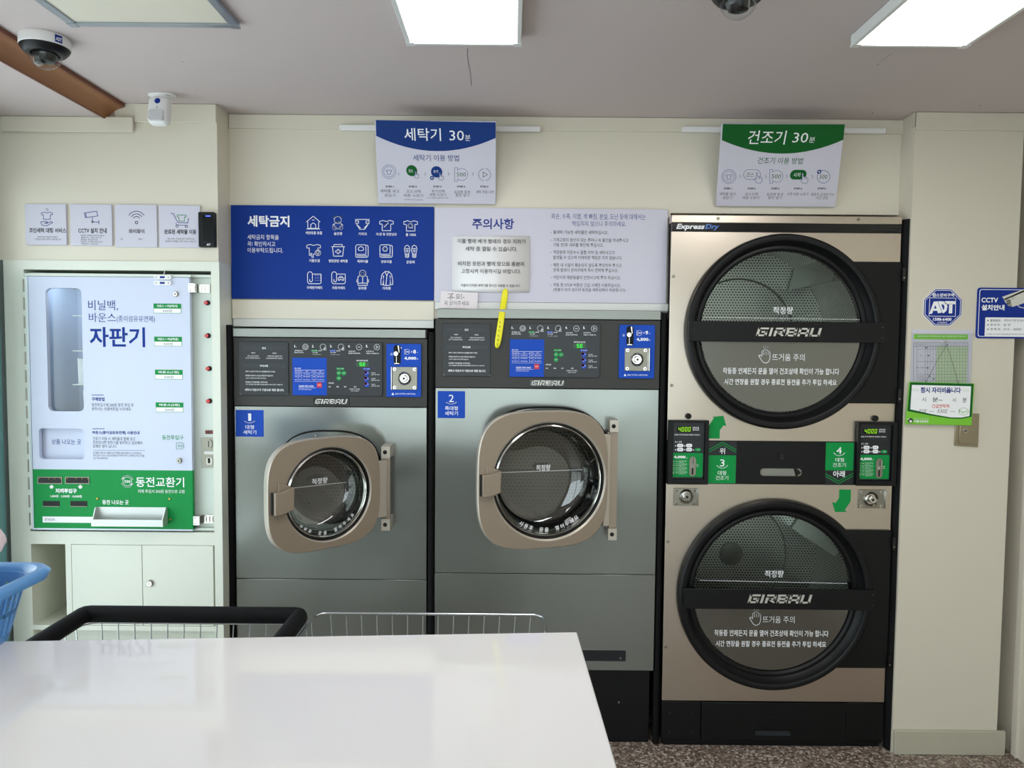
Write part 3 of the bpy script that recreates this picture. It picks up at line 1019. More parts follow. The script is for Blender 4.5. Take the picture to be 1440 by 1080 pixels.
tr.loft([[(q[1] - k, q[2] + .002, DT1), (q[1] - k, q[3], DT1), (q[1] - k, q[3], DT1 + .012), (q[1] - k - .002, q[2] + .022, DT1 + .034), (q[1] - k - .002, q[2], DT1 + .034)] for k in (0, .003)], True, True, True)
tr.box(q[0], q[1], q[2], q[2] + .022, DT1 + .034, DT1 + .037)
tr.box(q[0], q[1], q[2] - .002, q[2], DT1, DT1 + .037)
tr.build('coin_tray', door)
for sx, sy in ((140, 700), (241, 700.5), (242, 729)):
    a_, c_ = VF.px(sx, sy)
    MB(VF).m(M['brass']).disc(a_, c_, .004, DT1, DT1 + .003, 12).build('screw', door, bevel=.001)
for sx, sy in ((249.5, 414), (254.5, 647)):
    a_, c_ = VF.px(sx, sy)
    MB(VF).m(M['satin']).disc(a_, c_, .010, DT1, DT1 + .003, 24).m(M['chrome']).disc(a_, c_, .0075, DT1 + .003, DT1 + .007, 20).m(M['hole']).disc(a_, c_, .003, DT1 + .007, DT1 + .0073, 12).build('lock', door, bevel=.0006)
# contact sensors across the door gap
for sx, sy in ((232, 390.5), (232, 398.5)):
    q = VF.rect(sx - 12, sy - 3, sx + 12, sy + 3)
    mb = MB(VF).m(M['white']).prism(rr(*q, .006), DT1, DT1 + .008).m(M['ablue']).box(*[VF.px(sx - 3.4, sy)[0], VF.px(sx + 3.4, sy)[0], q[2] + .004, q[3] - .004], DT1 + .008, DT1 + .0084)
    mb.m(M['ink']).disc(VF.px(sx - 8.5, sy)[0], (q[2] + q[3]) / 2, .002, DT1 + .008, DT1 + .0084, 10).disc(VF.px(sx + 8.5, sy)[0], (q[2] + q[3]) / 2, .002, DT1 + .008, DT1 + .0084, 10)
    mb.build('contact_sensor', vm if sy < 395 else door, bevel=.001)
MB(VF).m(M['white']).tube([(VF.px(233, 388)[0], VF.px(233, 388)[1], DT1 + .004), (VF.px(234, 382)[0], VF.px(234, 382)[1], DT1)], .0012, 6).build('sensor_cable', vm)
# hasp hinges on the right
for sx0, sy0, sx1, sy1 in ((267, 399, 293, 411.5), (274, 725, 299, 737.5)):
    q = VF.rect(sx0, sy0, sx1, sy1)
    mb = MB(VF).m(M['chrome']).box(q[0], q[0] + .022, q[2], q[3], -.020, DT1 + .001).box(q[0] + .026, q[1], q[2] + .001, q[3] - .001, -.020, -.012)
    for k in range(3):
        mb.box(q[0] + .030 + k * .012, q[0] + .036 + k * .012, q[2] + .006, q[3] - .006, -.012, -.008)
    mb.m(M['hole']).disc(q[0] + .006, q[3] - .006, .002, DT1 + .001, DT1 + .0013, 8).disc(q[0] + .006, q[2] + .006, .002, DT1 + .001, DT1 + .0013, 8)
    mb.build('hasp', vm, bevel=.001)
for sx, sy in ((288, 425.5), (289, 472), (290.5, 518.5), (291, 564.5)):
    a_, c_ = VF.px(sx, sy)
    MB(VF).m(M['black']).disc(a_ + .002, c_, .0088, -.020, -.014, 24).m(M['redled']).disc(a_, c_, .0068, -.014, -.006, 24).build('button', vm, bevel=.001)
q = VF.rect(286, 606, 299, 611)
MB(VF).m(mat('red_display', rgb(110, 16, 20), .3, noise=0)).box(*q, -.020, -.016).m(M['ink']).box(q[0] + .01, q[0] + .014, q[2], q[3], -.016, -.0157).build('display', vm)
q = VF.rect(280.5, 616.5, 299, 658.5)
mb = MB(VF).m(M['satin']).box(*q, -.020, -.015)
c1, c2 = VF.px(291.5, 625), VF.px(292, 649)
mb.prism(squircle(c1[0], c1[1], .013, .016, 30, 2), -.015, -.011).m(M['hole']).box(c1[0] - .0015, c1[0] + .0015, c1[1] - .011, c1[1] + .011, -.011, -.0107)
mb.m(M['whitec']).box(VF.px(285, 637)[0], VF.px(298, 637)[0], VF.px(290, 639.5)[1], VF.px(290, 635.5)[1], -.015, -.012)
mb.m(M['chrome']).prism(rr(c2[0] - .010, c2[0] + .012, c2[1] - .014, c2[1] + .013, .006), -.015, -.012).m(M['hole']).box(c2[0] - .004, c2[0] + .004, c2[1] - .008, c2[1] + .010, -.012, -.0117)
mb.build('coin_slot', vm, bevel=.0006)

# ------------------------------------------------------------------ four square notices and card reader
def tshirt():
    return [[(.3, .12), (.42, .2), (.58, .2), (.7, .12), (.98, .2), (.98, .42), (.8, .42), (.8, .95), (.2, .95), (.2, .42), (.02, .42), (.02, .2), 'z']]


def notice(x0, y0, x1, y1, title, tx, lines_, label):
    fr = front(Y_CAB)
    q = fr.rect(x0, y0, x1, y1)
    t = thing('square_notice', label, 'sign', ((q[0] + q[1]) / 2, Y_CAB, q[2]), 'square notices on the cream wall')
    MB(fr).m(M['board']).box(*q, 0, .008).build('board', t, bevel=.0008)
    ik = Ink(fr, .008)
    ik.m(M['ink']).text(title, tx[0], tx[1], tx[2], tx[3], .03)
    for s_, b_2 in lines_:
        ik.text(s_, *b_2)
    return t, ik


t, ik = notice(37.5, 287.5, 95, 345, '코인세탁 대행 서비스', (41, 320.5, 93, 327.5), (('의류에 관리가 필요한 세탁물은', (52.5, 332, 81, 334.4)), ('고객님의 편의 세탁이 배송됩니다', (48.5, 335.3, 86, 337.8))), 'square white notice with a hand below a shirt icon, leftmost of four')
ik.m(M['navy']).ico(66, 303, 16, 12, tshirt(), .8).ico(66, 314, 17, 7, [[(0, .3), (.1, .9), (.5, 1), (.98, .35), (.85, .15), (.5, .5), (.3, .5), (.55, .35), (.5, .15), (0, .2), 'z']], .9)
ik.m(M['green']).arc(66, 295, 1.6, -90, 180, .6)
ik.build('print', t)
t, ik = notice(101, 288, 159, 346, 'CCTV 설치 안내', (110, 320.5, 150, 328), (('· 촬영목적 : 범죄예방과 화재 및 시설보호', (112.5, 330, 147, 332.2)), ('· 촬영시간 : 매일 24시간', (112.5, 333, 143, 335.2)), ('· 촬영범위 : 매장 내부 전면', (112.5, 336, 137, 338.2)), ('· 담당부서 : 고객센터 연락처 문의', (112.5, 339, 144, 341.2)), ('· 책임자 : 관리자', (112.5, 342, 138, 344.2))), 'square white notice with a surveillance camera icon, second from the left')
ik.m(M['navy']).ico(128, 301.5, 19, 9, [[(0, .3), (.92, 0), (1, .75), (.1, 1), 'z'], [(.12, .3), (.14, .95)]], .9).line([(130, 306), (130, 312), (139, 312.5)], .9).line([(139, 309.5), (139, 315.5)], .9)
ik.m(M['green']).arc(130, 312, 1.3, 0, 360, .7)
ik.build('print', t)
t, ik = notice(163.5, 288.5, 222, 348, '와이파이', (181, 322, 203, 328.5), (('ID', (170, 335.2, 172.8, 337.5)), ('PW :', (195, 335.2, 201, 337.5))), 'square white notice with a wireless signal icon, third from the left')
ik.m(M['navy'])
for r_ in (12.5, 8.6, 5):
    ik.arc(192, 309.5, r_, 32, 148, .9)
ik.arc(192, 313, 1.8, 0, 360, .9)
ik.build('print', t)
t, ik = notice(225, 289.5, 283, 348.5, '완료된 세탁물 이동', (231, 322.5, 276, 329.5), (('다음 고객이 기다리실 경우 카트바구니에', (235, 334.6, 273, 337)), ('옮겨놓아 세탁물을 가져가 주실 수 있습니다', (233, 338.2, 275.5, 340.7))), 'square white notice with a shopping cart icon, beside the black card reader')
ik.m(M['navy']).line([(240.5, 300), (244, 300.5), (250, 313), (264, 313.5), (265, 307)], .9).line([(247.5, 314), (249, 316.5), (263, 317)], .8)
ik.arc(249, 318, 1.6, 0, 360, .8).arc(262, 318.3, 1.6, 0, 360, .8)
ik.m(M['green']).ico(255.5, 306, 13, 11, tshirt(), .8)
ik.build('print', t)
FCf = front(Y_CAB)
q = FCf.rect(282.5, 299.5, 305, 348.5)
t = thing('card_reader', 'slim black card reader mounted on the wall beside the cart notice', 'card reader', ((q[0] + q[1]) / 2, Y_CAB, q[2]))
MB(FCf).m(M['black']).prism(rr(*q, .004), 0, .022).build('body', t, bevel=.002)
q2 = FCf.rect(284.8, 302, 302, 341, .022)
MB(FCf).m(M['blackg']).prism(rr(*q2, .004), .0205, .0235).build('touch_face', t, bevel=.0008)
ik = Ink(FCf, .0235).m(M['bled']).rect(289, 303, 296, 304.5)
ik.c = .022
ik.m(M['inkw']).text('ADT', 290.5, 342.5, 296, 345.3, .03, .2)
ik.build('print', t)

# ------------------------------------------------------------------ boards on the header wall
def frame_rect_thing(name, label, cat, fr, px_rect, c0, c1, m_, group=None, bev=.0008):
    q = fr.rect(*px_rect)
    p = fr.at((q[0] + q[1]) / 2, q[2], c0)
    t = thing(name, label, cat, p, group)
    MB(fr).m(m_).box(*q, c0, c1).build('board', t, bevel=bev)
    return t, q


SHIRT = tshirt()
F_B = front(Y_HEAD - .012)
t, q = frame_rect_thing('prohibited_items_board', 'wide blue board with white line icons of items not to wash', 'sign', F_B, (325, 289.5, 610, 421), -.0118, 0, M['blue'], 'boards above the washing machines')
ik = Ink(F_B).m(M['inkw'])
ik.text('세탁금지', 348, 303, 407, 319, .03)
ik.text('세탁금지 항목을', 348, 330, 392, 337).text('꼭! 확인하시고', 348, 339.5, 387, 346.5).text('이용부탁드립니다.', 348, 348.5, 398, 355.5)
caps = (('애완동물 용품', 430, 453, 327.5), ('솜인형', 469.5, 481, 328.5), ('기저귀', 504, 515.5, 329), ('마,면 등 천연섬유', 529, 558, 329.5), ('울 100%', 570.5, 585, 330),
        ('기름오염', 434.5, 449.5, 366.5), ('병원관련 세탁물', 462.5, 489, 367), ('목화이불', 502.5, 517.5, 367.5), ('양모이불', 536, 551, 368), ('운동화', 571.5, 583.5, 368.5),
        ('우레탄카페트', 431.5, 453.5, 404.5), ('자동차매트', 467, 485.5, 404.8), ('모피류', 504, 515.5, 405.3), ('가죽류', 537.5, 549.5, 405.5))
for s_, x0, x1, y_ in caps:
    ik.text(s_, x0, y_ - 2.1, x1, y_ + 2.1, .01)
W = .8
ik.ico(440.5, 313, 19, 18, [[(0, .45), (.5, 0), (1, .45)], [(.1, .45), (.1, .95), (.9, .95), (.9, .45)], [(0, 1), (1, 1)], [(.32, .95), (.32, .65), (.5, .52), (.68, .65), (.68, .95)], [(.4, .3), (.6, .3)]], W)
bx, by = 475, 313.5
ik.arc(bx, by - 4, 5, 0, 360, W).arc(bx - 4.6, by - 8, 1.9, 0, 250, W).arc(bx + 4.6, by - 8, 1.9, -70, 180, W).arc(bx, by - 2.5, 1.2, 0, 360, W)
ik.arc(bx, by + 3.5, 5, 0, 360, W).arc(bx - 4.4, by + 7, 2.7, 0, 360, W).arc(bx + 4.4, by + 7, 2.7, 0, 360, W).line([(bx - 5, by + 1), (bx - 7.4, by + 4)], W).line([(bx + 5, by + 1), (bx + 7.4, by + 4)], W)
ik.ico(509.5, 315.5, 19, 14, [[(0, 0), (1, 0), (1, .35), (.68, 1), (.32, 1), (0, .35), 'z'], [(0, .15), (.22, .15), (.22, .4), (0, .4)], [(1, .15), (.78, .15), (.78, .4), (1, .4)], [(.04, .42), (.38, .9)], [(.96, .42), (.62, .9)]], W)
ik.ico(543.5, 316.5, 20, 17.5, SHIRT, W).line([(540, 320), (546, 313)], W).arc(543, 316.5, 3.2, 40, 220, W).arc(543.5, 317, 3.2, 220, 400, W)
ik.ico(577.5, 317, 20, 17.5, SHIRT, W).arc(577, 317.5, 3.4, 0, 360, W).arc(577, 317.5, 2.2, 0, 360, W).line([(575, 319.5), (581, 321)], W)
ik.ico(441, 352.5, 20, 19, [[(.3, .04), (.42, .1), (.58, .1), (.7, .04), (.98, .1), (.98, .3), (.8, .3), (.8, .5)], [(.02, .1), (.3, .04)], [(.02, .1), (.02, .3), (.2, .3), (.2, .85), (.3, .85), (.3, .7), (.38, .7), (.38, 1), (.48, 1), (.48, .75), (.58, .75)]], W)
ik.arc(447, 355.5, 4, 0, 360, W).line([(447, 350), (445, 355), (447, 358), (449, 355), (447, 350)], W)
ik.ico(475.5, 352, 20, 17, [[(.02, .2), (.98, .2)], [(.1, .2), (.18, .98), (.82, .98), (.9, .2)], [(.18, .2), (.22, .02), (.78, .02), (.8, .2)], [(.44, .42), (.56, .42), (.56, .54), (.68, .54), (.68, .66), (.56, .66), (.56, .78), (.44, .78), (.44, .66), (.32, .66), (.32, .54), (.44, .54), 'z']], W)
for bx, fl_ in ((509, 0), (543, 1)):
    ik.ico(bx, 353, 17.5, 17.5, [[(0, .1), (.08, 0), (.75, 0), (.82, .1), (.82, .76), (0, .76), 'z'], [(0, .76), (0, .95), (.08, 1), (.9, 1), (1, .92), (1, .1), (.85, .02)], [(.1, .88), (.9, .88)]], W)
    if fl_:
        ik.arc(bx - 1.5, 350, 3.6, 0, 360, W, 6).arc(bx - 1.5, 350, 1.8, 0, 360, W)
    else:
        ik.ico(bx - 1.4, 349.5, 7.5, 6, [[(.3, 1), (0, .8), (.05, .3), (.5, 0), (.95, .3), (1, .8), (.7, 1), 'z']], W)
for bx, s_ in ((572.5, 1), (582.5, -1)):
    ik.ico(bx, 353.5, 7.8, 17.5, [[(.5 - .35 * s_, .1), (.5, 0), (.5 + .35 * s_, .1), (.5 + .5 * s_, .4), (.5 + .3 * s_, .7), (.5 + .3 * s_, .95), (.5, 1), (.5 - .3 * s_, .95), (.5 - .35 * s_, .6), (.5 - .5 * s_, .3), 'z'], [(.2, .28), (.8, .28)], [(.25, .4), (.75, .42)], [(.3, .52), (.7, .52)], [(.35, .7), (.65, .7), (.65, .88), (.35, .88), 'z']], W)
for bx in (442, 476):
    ik.ico(bx, 390.5, 19, 17, [[(.36, .2), (1, .2), (1, .92), (.9, 1), (.1, 1), (0, .85), (0, .15), (.1, .02), (.26, .02), (.36, .15), (.36, .75), (.28, .85), (.16, .8), (.16, .65)]], W)
for i in range(3):
    for j in range(3):
        ik.line([(443.5 + 3.2 * i, 387.5 + 3.4 * j), (444.3 + 3.2 * i, 387.5 + 3.4 * j)], W)
ik.ico(479.5, 391.5, 8, 6, [[(.2, .35), (.3, 0), (.7, 0), (.8, .35)], [(0, .8), (0, .35), (1, .35), (1, .8), 'z'], [(.1, .8), (.1, 1), (.25, 1)], [(.9, .8), (.9, 1), (.75, 1)]], W)
ik.ico(510, 391, 16.5, 20.5, [[(.3, .32), (.1, .4), (.1, .85), (.9, .85), (.9, .4), (.7, .32)], [(.5, .35), (.5, .85)], [(.1, .6), (0, .62), (0, .78), (.1, .8)], [(.9, .6), (1, .62), (1, .78), (.9, .8)], [(.1, .85), (.1, 1), (.9, 1), (.9, .85)]], W).arc(510, 384.5, 4.6, 0, 360, W).arc(510, 385.5, 2.3, 0, 360, W)
ik.ico(544, 391.5, 16.5, 19.5, [[(.35, 0), (.1, .2), (0, .6), (0, .95), (.18, .95), (.22, .5)], [(.65, 0), (.9, .2), (1, .6), (1, .95), (.82, .95), (.78, .5)], [(.22, .3), (.22, 1), (.78, 1), (.78, .3)], [(.35, 0), (.65, 0)], [(.35, 0), (.5, .35), (.65, 0)], [(.5, .35), (.42, 1)]], W)
ik.build('print', t)

t, q2_ = frame_rect_thing('caution_board', 'wide white board with blue caution heading and a column of rules', 'sign', F_B, (611, 293, 938, 425.5), -.0118, 0, M['board'], 'boards above the washing machines')
ik = Ink(F_B).m(M['navy'])
ik.text('주의사항', 664, 307, 723, 322.5, .025)
ik.text('파손, 수축, 이염, 색 빠짐, 분실, 도난 등에 대해서는', 775.5, 300.5, 908, 309).text('책임지지 않으니 주의하세요.', 804.5, 311, 880.5, 318.5)
ik.m(M['inkg'])
rules = ((326.8, '물세탁 가능한 세탁물만 세탁하십시오.', 855.5, 1), (337.7, '기계고장의 원인이 되는 주머니 속 물건을 꺼내주시고', 883.5, 1), (344.5, '가동 전/후 내부를 확인해 주십시오.', 849, 0),
         (355, '적정용량 미준수시 품질 저하 및 세탁사고가', 864.5, 1), (362.3, '발생될 수 있으며 이에따른 책임은 지지 않습니다.', 875, 0), (373, '매장 내 시설이 훼손되지 않도록 주의하여 주시고', 874, 1),
         (380, '문제 발생시 관리자에게 즉시 연락해 주십시오.', 869.5, 0), (390.3, '어린이와 애완동물의 안전사고에 주의 하십시오.', 873, 1), (401, '작동 중 STOP 버튼은 긴급 시에만 사용하십시오.', 873, 1),
         (408, '(환불이 되지 않으며 동전을 재투입해야 작동합니다)', 879.5, 0))
for y_, s_, x1, dot in rules:
    ik.text(s_, 778, y_ - 2.7, x1, y_ + 2.7, .008)
    if dot:
        ik.circ(775, y_, .6, 8)
ik.build('print', t)
# cream strips under the boards
q = F_H.rect(326.5, 422.5, 610, 449, .012)
sm = struct(MB(F_H).m(M['wall']).box(q[0], q[1], q[2], q[3], .0002, .012).build('trim_10', bevel=.001))
q = F_H.rect(329, 449, 610, 461)
struct(MB().m(M['whitec']).box(q[0], q[1], Y_HEAD - .006, Y_HEAD + .02, Z(460.5, Y_HEAD, 465) + .001, zw - .0005).build('trim_11'))
q = F_H.rect(612, 426, 940, 437)
struct(MB(F_H).m(M['whitec']).box(q[0], q[1], q[2] + .001, q[3], .0002, .010).build('trim_12', bevel=.001))
for x_, y_ in ((385.5, 460.6), (552, 462.8), (677, 434), (864, 436)):
    pass

# hanging tilted signs on their white rods
def hanging_sign(kind, corners, rod, label, rlabel, m_top):
    (tlx, tly), (trx, try_), (blx, bly), (brx, bry) = corners
    Yt, Yb = Y_HEAD - .150, Y_HEAD - .016
    zt_, zb_ = front(Yt).px((tlx + trx) / 2, (tly + try_) / 2)[1], front(Yb).px((blx + brx) / 2, (bly + bry) / 2)[1]
    fr = Frame((0, Yb, zb_), (1, 0, 0), (0, Yt - Yb, zt_ - zb_))
    a0 = (fr.px(tlx, tly)[0] + fr.px(blx, bly)[0]) / 2
    a1 = (fr.px(trx, try_)[0] + fr.px(brx, bry)[0]) / 2
    hgt = math.hypot(Yt - Yb, zt_ - zb_)
    pts = [(fr.px(blx, bly)[0], 0), (fr.px(brx, bry)[0], 0), (fr.px(trx, try_)[0], hgt), (fr.px(tlx, tly)[0], hgt)]
    t = thing('hanging_sign', label, 'sign', fr.at((a0 + a1) / 2, 0), 'tilted signs hanging under the cornice')
    MB(fr).m(M['board']).prism(pts, -.010, 0).build('board', t, bevel=.0008)
    # rod, horizontal, in front of the cornice, the sign is held by it
    r0, r1 = front(Y_HEAD - .024).px(*rod[0]), front(Y_HEAD - .024).px(*rod[1])
    zr = (r0[1] + r1[1]) / 2
    ro = thing('white_rail', rlabel, 'rail', (r0[0], Y_HEAD - .02, zr), 'white rails under the cornice')
    MB(Frame((0, Y_HEAD, zr), (1, 0, 0), (0, 0, 1))).m(M['white']).prism(rr(r0[0], r1[0], -.009, .009, .002, 2), .0085, .024).build('rail', ro, bevel=.003)
    return t, fr, a0, a1, hgt


def curved_band(ik, fr, m_, tl, tr, l, mid_, r):
    n = 16
    pts = [tl]
    bl = []
    for i in range(n + 1):
        k = i / n
        x_ = l[0] + (r[0] - l[0]) * k
        y_ = (1 - k) ** 2 * l[1] + 2 * k * (1 - k) * (2 * mid_ - (l[1] + r[1]) / 2) + k * k * r[1]
        bl.append((x_, y_))
    ik.m(m_).poly([tl] + bl + [tr])


def hand(ik, x, y, s, line_, fill):
    ik.lay(3).m(fill).ico(x, y, s, s * 1.2, [], .6)
    o = [(.28, .0), (.42, .0), (.44, .38), (.56, .34), (.68, .40), (.80, .42), (.95, .52), (.95, .8), (.82, 1), (.35, 1), (.02, .62), (.12, .54), (.28, .66)]
    pts = [(x + (p[0] - .5) * s, y + (p[1] - .5) * s * 1.2) for p in o]
    ik.poly(pts)
    ik.lay(4).m(line_).line(pts, .55, True).line([(x + .06 * s, y - .1 * s), (x + .06 * s, y + .12 * s)], .5).line([(x + .2 * s, y - .08 * s), (x + .2 * s, y + .12 * s)], .5)
    ik.lay(1)


def coin_mark(ik, x, y, r, line_m, txt_m):
    ik.m(line_m).arc(x + r * .15, y, r * .88, 140, -140, .5).line([(x - r * .45, y - r), (x - r * .9, y - r), (x - r * .9, y + r), (x - r * .45, y + r)], .5).line([(x - r * .45, y - r), (x - r * .45, y - r * .7)], .5).line([(x - r * .45, y + r), (x - r * .45, y + r * .7)], .5)
    ik.m(txt_m).text('500', x - r * .6, y - r * .3, x + r * .75, y + r * .3)


t, fr, a0, a1, hg = hanging_sign('w', ((527, 168.5), (697.5, 171.5), (532, 285), (697, 288)), ((477, 179.5), (760, 180.5)),
                                 'tilted white sign with a curved blue band, hanging above the washing machines', 'thin white rail behind the blue-banded washer sign', M['sblue'])
ik = Ink(fr)
curved_band(ik, fr, M['sblue'], (528.5, 169), (697, 172), (529, 191), 212.5, (697, 194))
ik.lay(2).m(M['inkw']).text('세탁기', 568.5, 180, 620, 198, .006).text('30', 632, 183.5, 652.5, 197.5).text('분', 654, 189.5, 661.5, 198)
ik.lay(1).m(M['sblue']).text('세탁기 이용 방법', 581, 217.5, 645.5, 226.5, .004)
ys_ = 241
ik.arc(547, 241.5, 9.8, 0, 360, .5).arc(547, 241.5, 7.4, 0, 360, .5).ico(547, 241.8, 8, 7.5, SHIRT, .6)
ik.m(M['dgreen']).circ(579, 240, 7.8)
ik.m(M['sblue']).circ(614, 241.7, 8).circ(607.5, 250.2, 2.9)
ik.lay(2).m(M['inkw']).text('코스', 574.5, 238, 581, 242).text('추가', 609.5, 239, 616.5, 243.5).line([(606, 250.2), (609, 250.2)], .6).line([(607.5, 248.7), (607.5, 251.7)], .6)
hand(ik, 585.5, 245.5, 8, M['sblue'], M['board'])
hand(ik, 620, 248, 8.5, M['sblue'], M['board'])
coin_mark(ik, 648, 245.3, 9.5, M['sblue'], M['dgreen'])
ik.m(M['sblue']).arc(681.5, 245.5, 8.5, 100, 260, .6).arc(681.5, 245.5, 8.5, -80, 80, .6)
ik.m(M['dgreen']).line([(679.3, 241.8), (679.3, 249.2), (685.5, 245.5)], .7, True)
ik.m(M['sblue'])
for x_ in (560.5, 598, 631, 665):
    ik.line([(x_ - .8, 242.5), (x_ + .8, 244.5), (x_ - .8, 246.5)], .5)
for n_, x_ in ((1, 548), (2, 580.5), (3, 615), (4, 648.5), (5, 681)):
    ik.m(M['ink']).text('STEP.%d' % n_, x_ - 5.8, 261.2, x_ + 5.8, 263.6, .04)
ik.m(M['inkg'])
for s_, x_, y_, w_ in (('세탁물 넣고', 548, 268.6, 27), ('문닫기', 548.5, 274.8, 15), ('코스선택', 581.5, 269.3, 20), ('버튼 누르기', 581.5, 275, 27), ('추가선택', 616, 269, 18), ('버튼 누르기', 616, 273.8, 23),
                       ('요금에 맞게', 649.5, 270, 22), ('동전 넣기', 650, 274.5, 19), ('세탁 자동 시작', 682, 270, 25)):
    ik.text(s_, x_ - w_ / 2, y_ - 2.3, x_ + w_ / 2, y_ + 2.3)
ik.text('미선택시 표준코스로 작동', 568.5, 279.8, 594.5, 282).text('추가 비용발생 원할 경우 선택', 601, 277.2, 630, 279.4)
ik.build('print', t)

t, fr, a0, a1, hg = hanging_sign('d', ((1015.5, 174), (1188.5, 174.5), (1007, 290), (1174.5, 291)), ((960, 181), (1246, 184)),
                                 'tilted white sign with a curved green band, hanging above the dryers', 'thin white rail behind the green-banded dryer sign', M['dgreen'])
ik = Ink(fr)
curved_band(ik, fr, M['dgreen'], (1016.5, 174.3), (1188, 175), (1015, 197), 216, (1186, 196.5))
ik.lay(2).m(M['inkw']).text('건조기', 1052, 183.5, 1105, 203, .004).text('30', 1115, 186.5, 1136.5, 200.5).text('분', 1138, 192.5, 1146, 200.5)
ik.lay(1).m(M['dgreen']).text('건조기 이용 방법', 1065.5, 221.5, 1129, 230.5, .004)
ik.m(M['sblue']).arc(1025, 248.3, 10, 0, 360, .5).arc(1024.8, 248.3, 7.6, 0, 360, .5).ico(1025, 248.5, 8.5, 8, SHIRT, .6)
ik.m(M['dgreen']).lay(1)
def pill(ik, x0, y0, x1, y1, wd=.5):
    r_ = (y1 - y0) / 2
    pts = [(x1 - r_ + r_ * math.sin(k * PI / 8), y0 + r_ - r_ * math.cos(k * PI / 8)) for k in range(9)] + [(x0 + r_ - r_ * math.sin(k * PI / 8), y0 + r_ + r_ * math.cos(k * PI / 8)) for k in range(9)]
    ik.line(pts, wd, True)
ik.m(M['sblue'])
pill(ik, 1045.5, 238.5, 1069.5, 252.5)
ik.m(M['dgreen']).text('코스', 1049.5, 242.8, 1060, 248.5).rect(1111, 238.8, 1134, 252.5, 6.5)
ik.lay(2).m(M['inkw']).text('시작', 1116, 242.8, 1126, 248.8).lay(1)
hand(ik, 1066, 250, 12, M['sblue'], M['board'])
hand(ik, 1130.5, 250.5, 12, M['sblue'], M['board'])
coin_mark(ik, 1091, 248, 9.6, M['sblue'], M['dgreen'])
ik.m(M['sblue']).arc(1158, 248.5, 9, 0, 360, .6).circ(1152, 241.5, 3)
ik.m(M['dgreen']).text('500', 1152.5, 245.5, 1163.5, 251.5)
ik.lay(2).m(M['inkw']).line([(1150.4, 241.5), (1153.6, 241.5)], .6).line([(1152, 239.9), (1152, 243.1)], .6).lay(1)
ik.m(M['sblue'])
for x_ in (1041, 1077, 1106.5, 1142.5):
    ik.line([(x_ - .8, 246), (x_ + .8, 248.2), (x_ - .8, 250.4)], .5)
for n_, x_ in ((1, 1023.5), (2, 1057), (3, 1090), (4, 1122), (5, 1155.5)):
    ik.m(M['ink']).text('STEP.%d' % n_, x_ - 5.8, 263.8, x_ + 5.8, 266.4, .04)
ik.m(M['inkg'])
for s_, x_, y_, w_ in (('세탁물 넣고', 1023, 272.7, 23), ('문닫기', 1023, 277.9, 13), ('코스선택', 1056.5, 273, 18), ('버튼 누르기', 1056, 278, 23), ('요금에 맞게', 1089.5, 273.3, 23), ('동전 넣기', 1089.5, 278, 19), ('시작 버튼 누르기', 1121.5, 273, 30), ('종료전 금액추가시', 1156.5, 273.5, 32), ('시간 연장', 1156, 278.3, 17)):
    ik.text(s_, x_ - w_ / 2, y_ - 2.2, x_ + w_ / 2, y_ + 2.2)
ik.build('print', t)

# laminated note, small note, tape
F_N = front(Y_HEAD - .0135)
q = F_N.rect(636, 331.5, 744.5, 411)
t = thing('laminated_note', 'laminated paper note with black handwriting-style print on the white caution board', 'note', F_N.at((q[0] + q[1]) / 2, q[2]))
n_ = 14
lp = MB(F_N).m(M['paper'])
lp.loft([[(q[0], q[2] + (q[3] - q[2]) * k / n_, .0008 + .003 * math.sin(PI * k / n_) ** 2 + (.0025 if k < 7 else 0)), (q[1], q[2] + (q[3] - q[2]) * k / n_, .0008 + .003 * math.sin(PI * k / n_) ** 2 + (.0025 if k < 7 else 0))] for k in range(n_ + 1)], False)
lpo = lp.build('sheet', t)
so = lpo.modifiers.new('solid', 'SOLIDIFY')
so.thickness = .0004
ik = Ink(F_N, .0072).m(M['ink'])
for s_, x0, y_, x1, h_ in (('이불 빨래 베개 빨래의 경우 지퍼가', 643.5, 339.3, 739.5, 6.5), ('세탁 중 열릴 수 있습니다.', 654.5, 350, 727.5, 6.5), ('비치된 옷핀과 빨래 망으로 충분히', 644, 371, 737, 6.5), ('고정시켜 이용하시길 바랍니다.', 648.5, 381.5, 732.5, 6.5), ('이불이 터지면 세탁기를 장시간 사용할 수 없습니다.', 648, 401.5, 731.5, 4)):
    ik.text(s_, x0, y_ - h_ / 2, x1, y_ + h_ / 2, .008)
ik.build('print', t)
q = F_N.rect(619.5, 410, 672, 434.5)
t = thing('small_note', 'small handwritten white note taped at the lower left corner of the caution board', 'note', F_N.at((q[0] + q[1]) / 2, q[2]))
tl, trr, br_, bl_ = F_N.px(620.5, 409.5), F_N.px(672.5, 412), F_N.px(671, 435), F_N.px(618.5, 433)
MB(F_N).m(M['paperw']).prism([bl_, br_, trr, tl], .0078, .0084).build('sheet', t)
ik = Ink(F_N, .0085).m(M['ink'])
ik.line([(630, 413.5), (637, 413), (632, 418)], .7).line([(633, 415.5), (637, 418)], .7).line([(629, 419), (639, 418.7)], .7).line([(634, 419), (634, 422)], .7)
ik.arc(644, 416, 2, 0, 360, .7).line([(641, 419.5), (647, 419.2)], .7).line([(649, 413), (649, 421)], .7).circ(652, 418.5, .8)
ik.text('꼭 읽어주세요', 624.5, 423, 659.5, 429.5, -.004, .15)
ik.build('print', t)
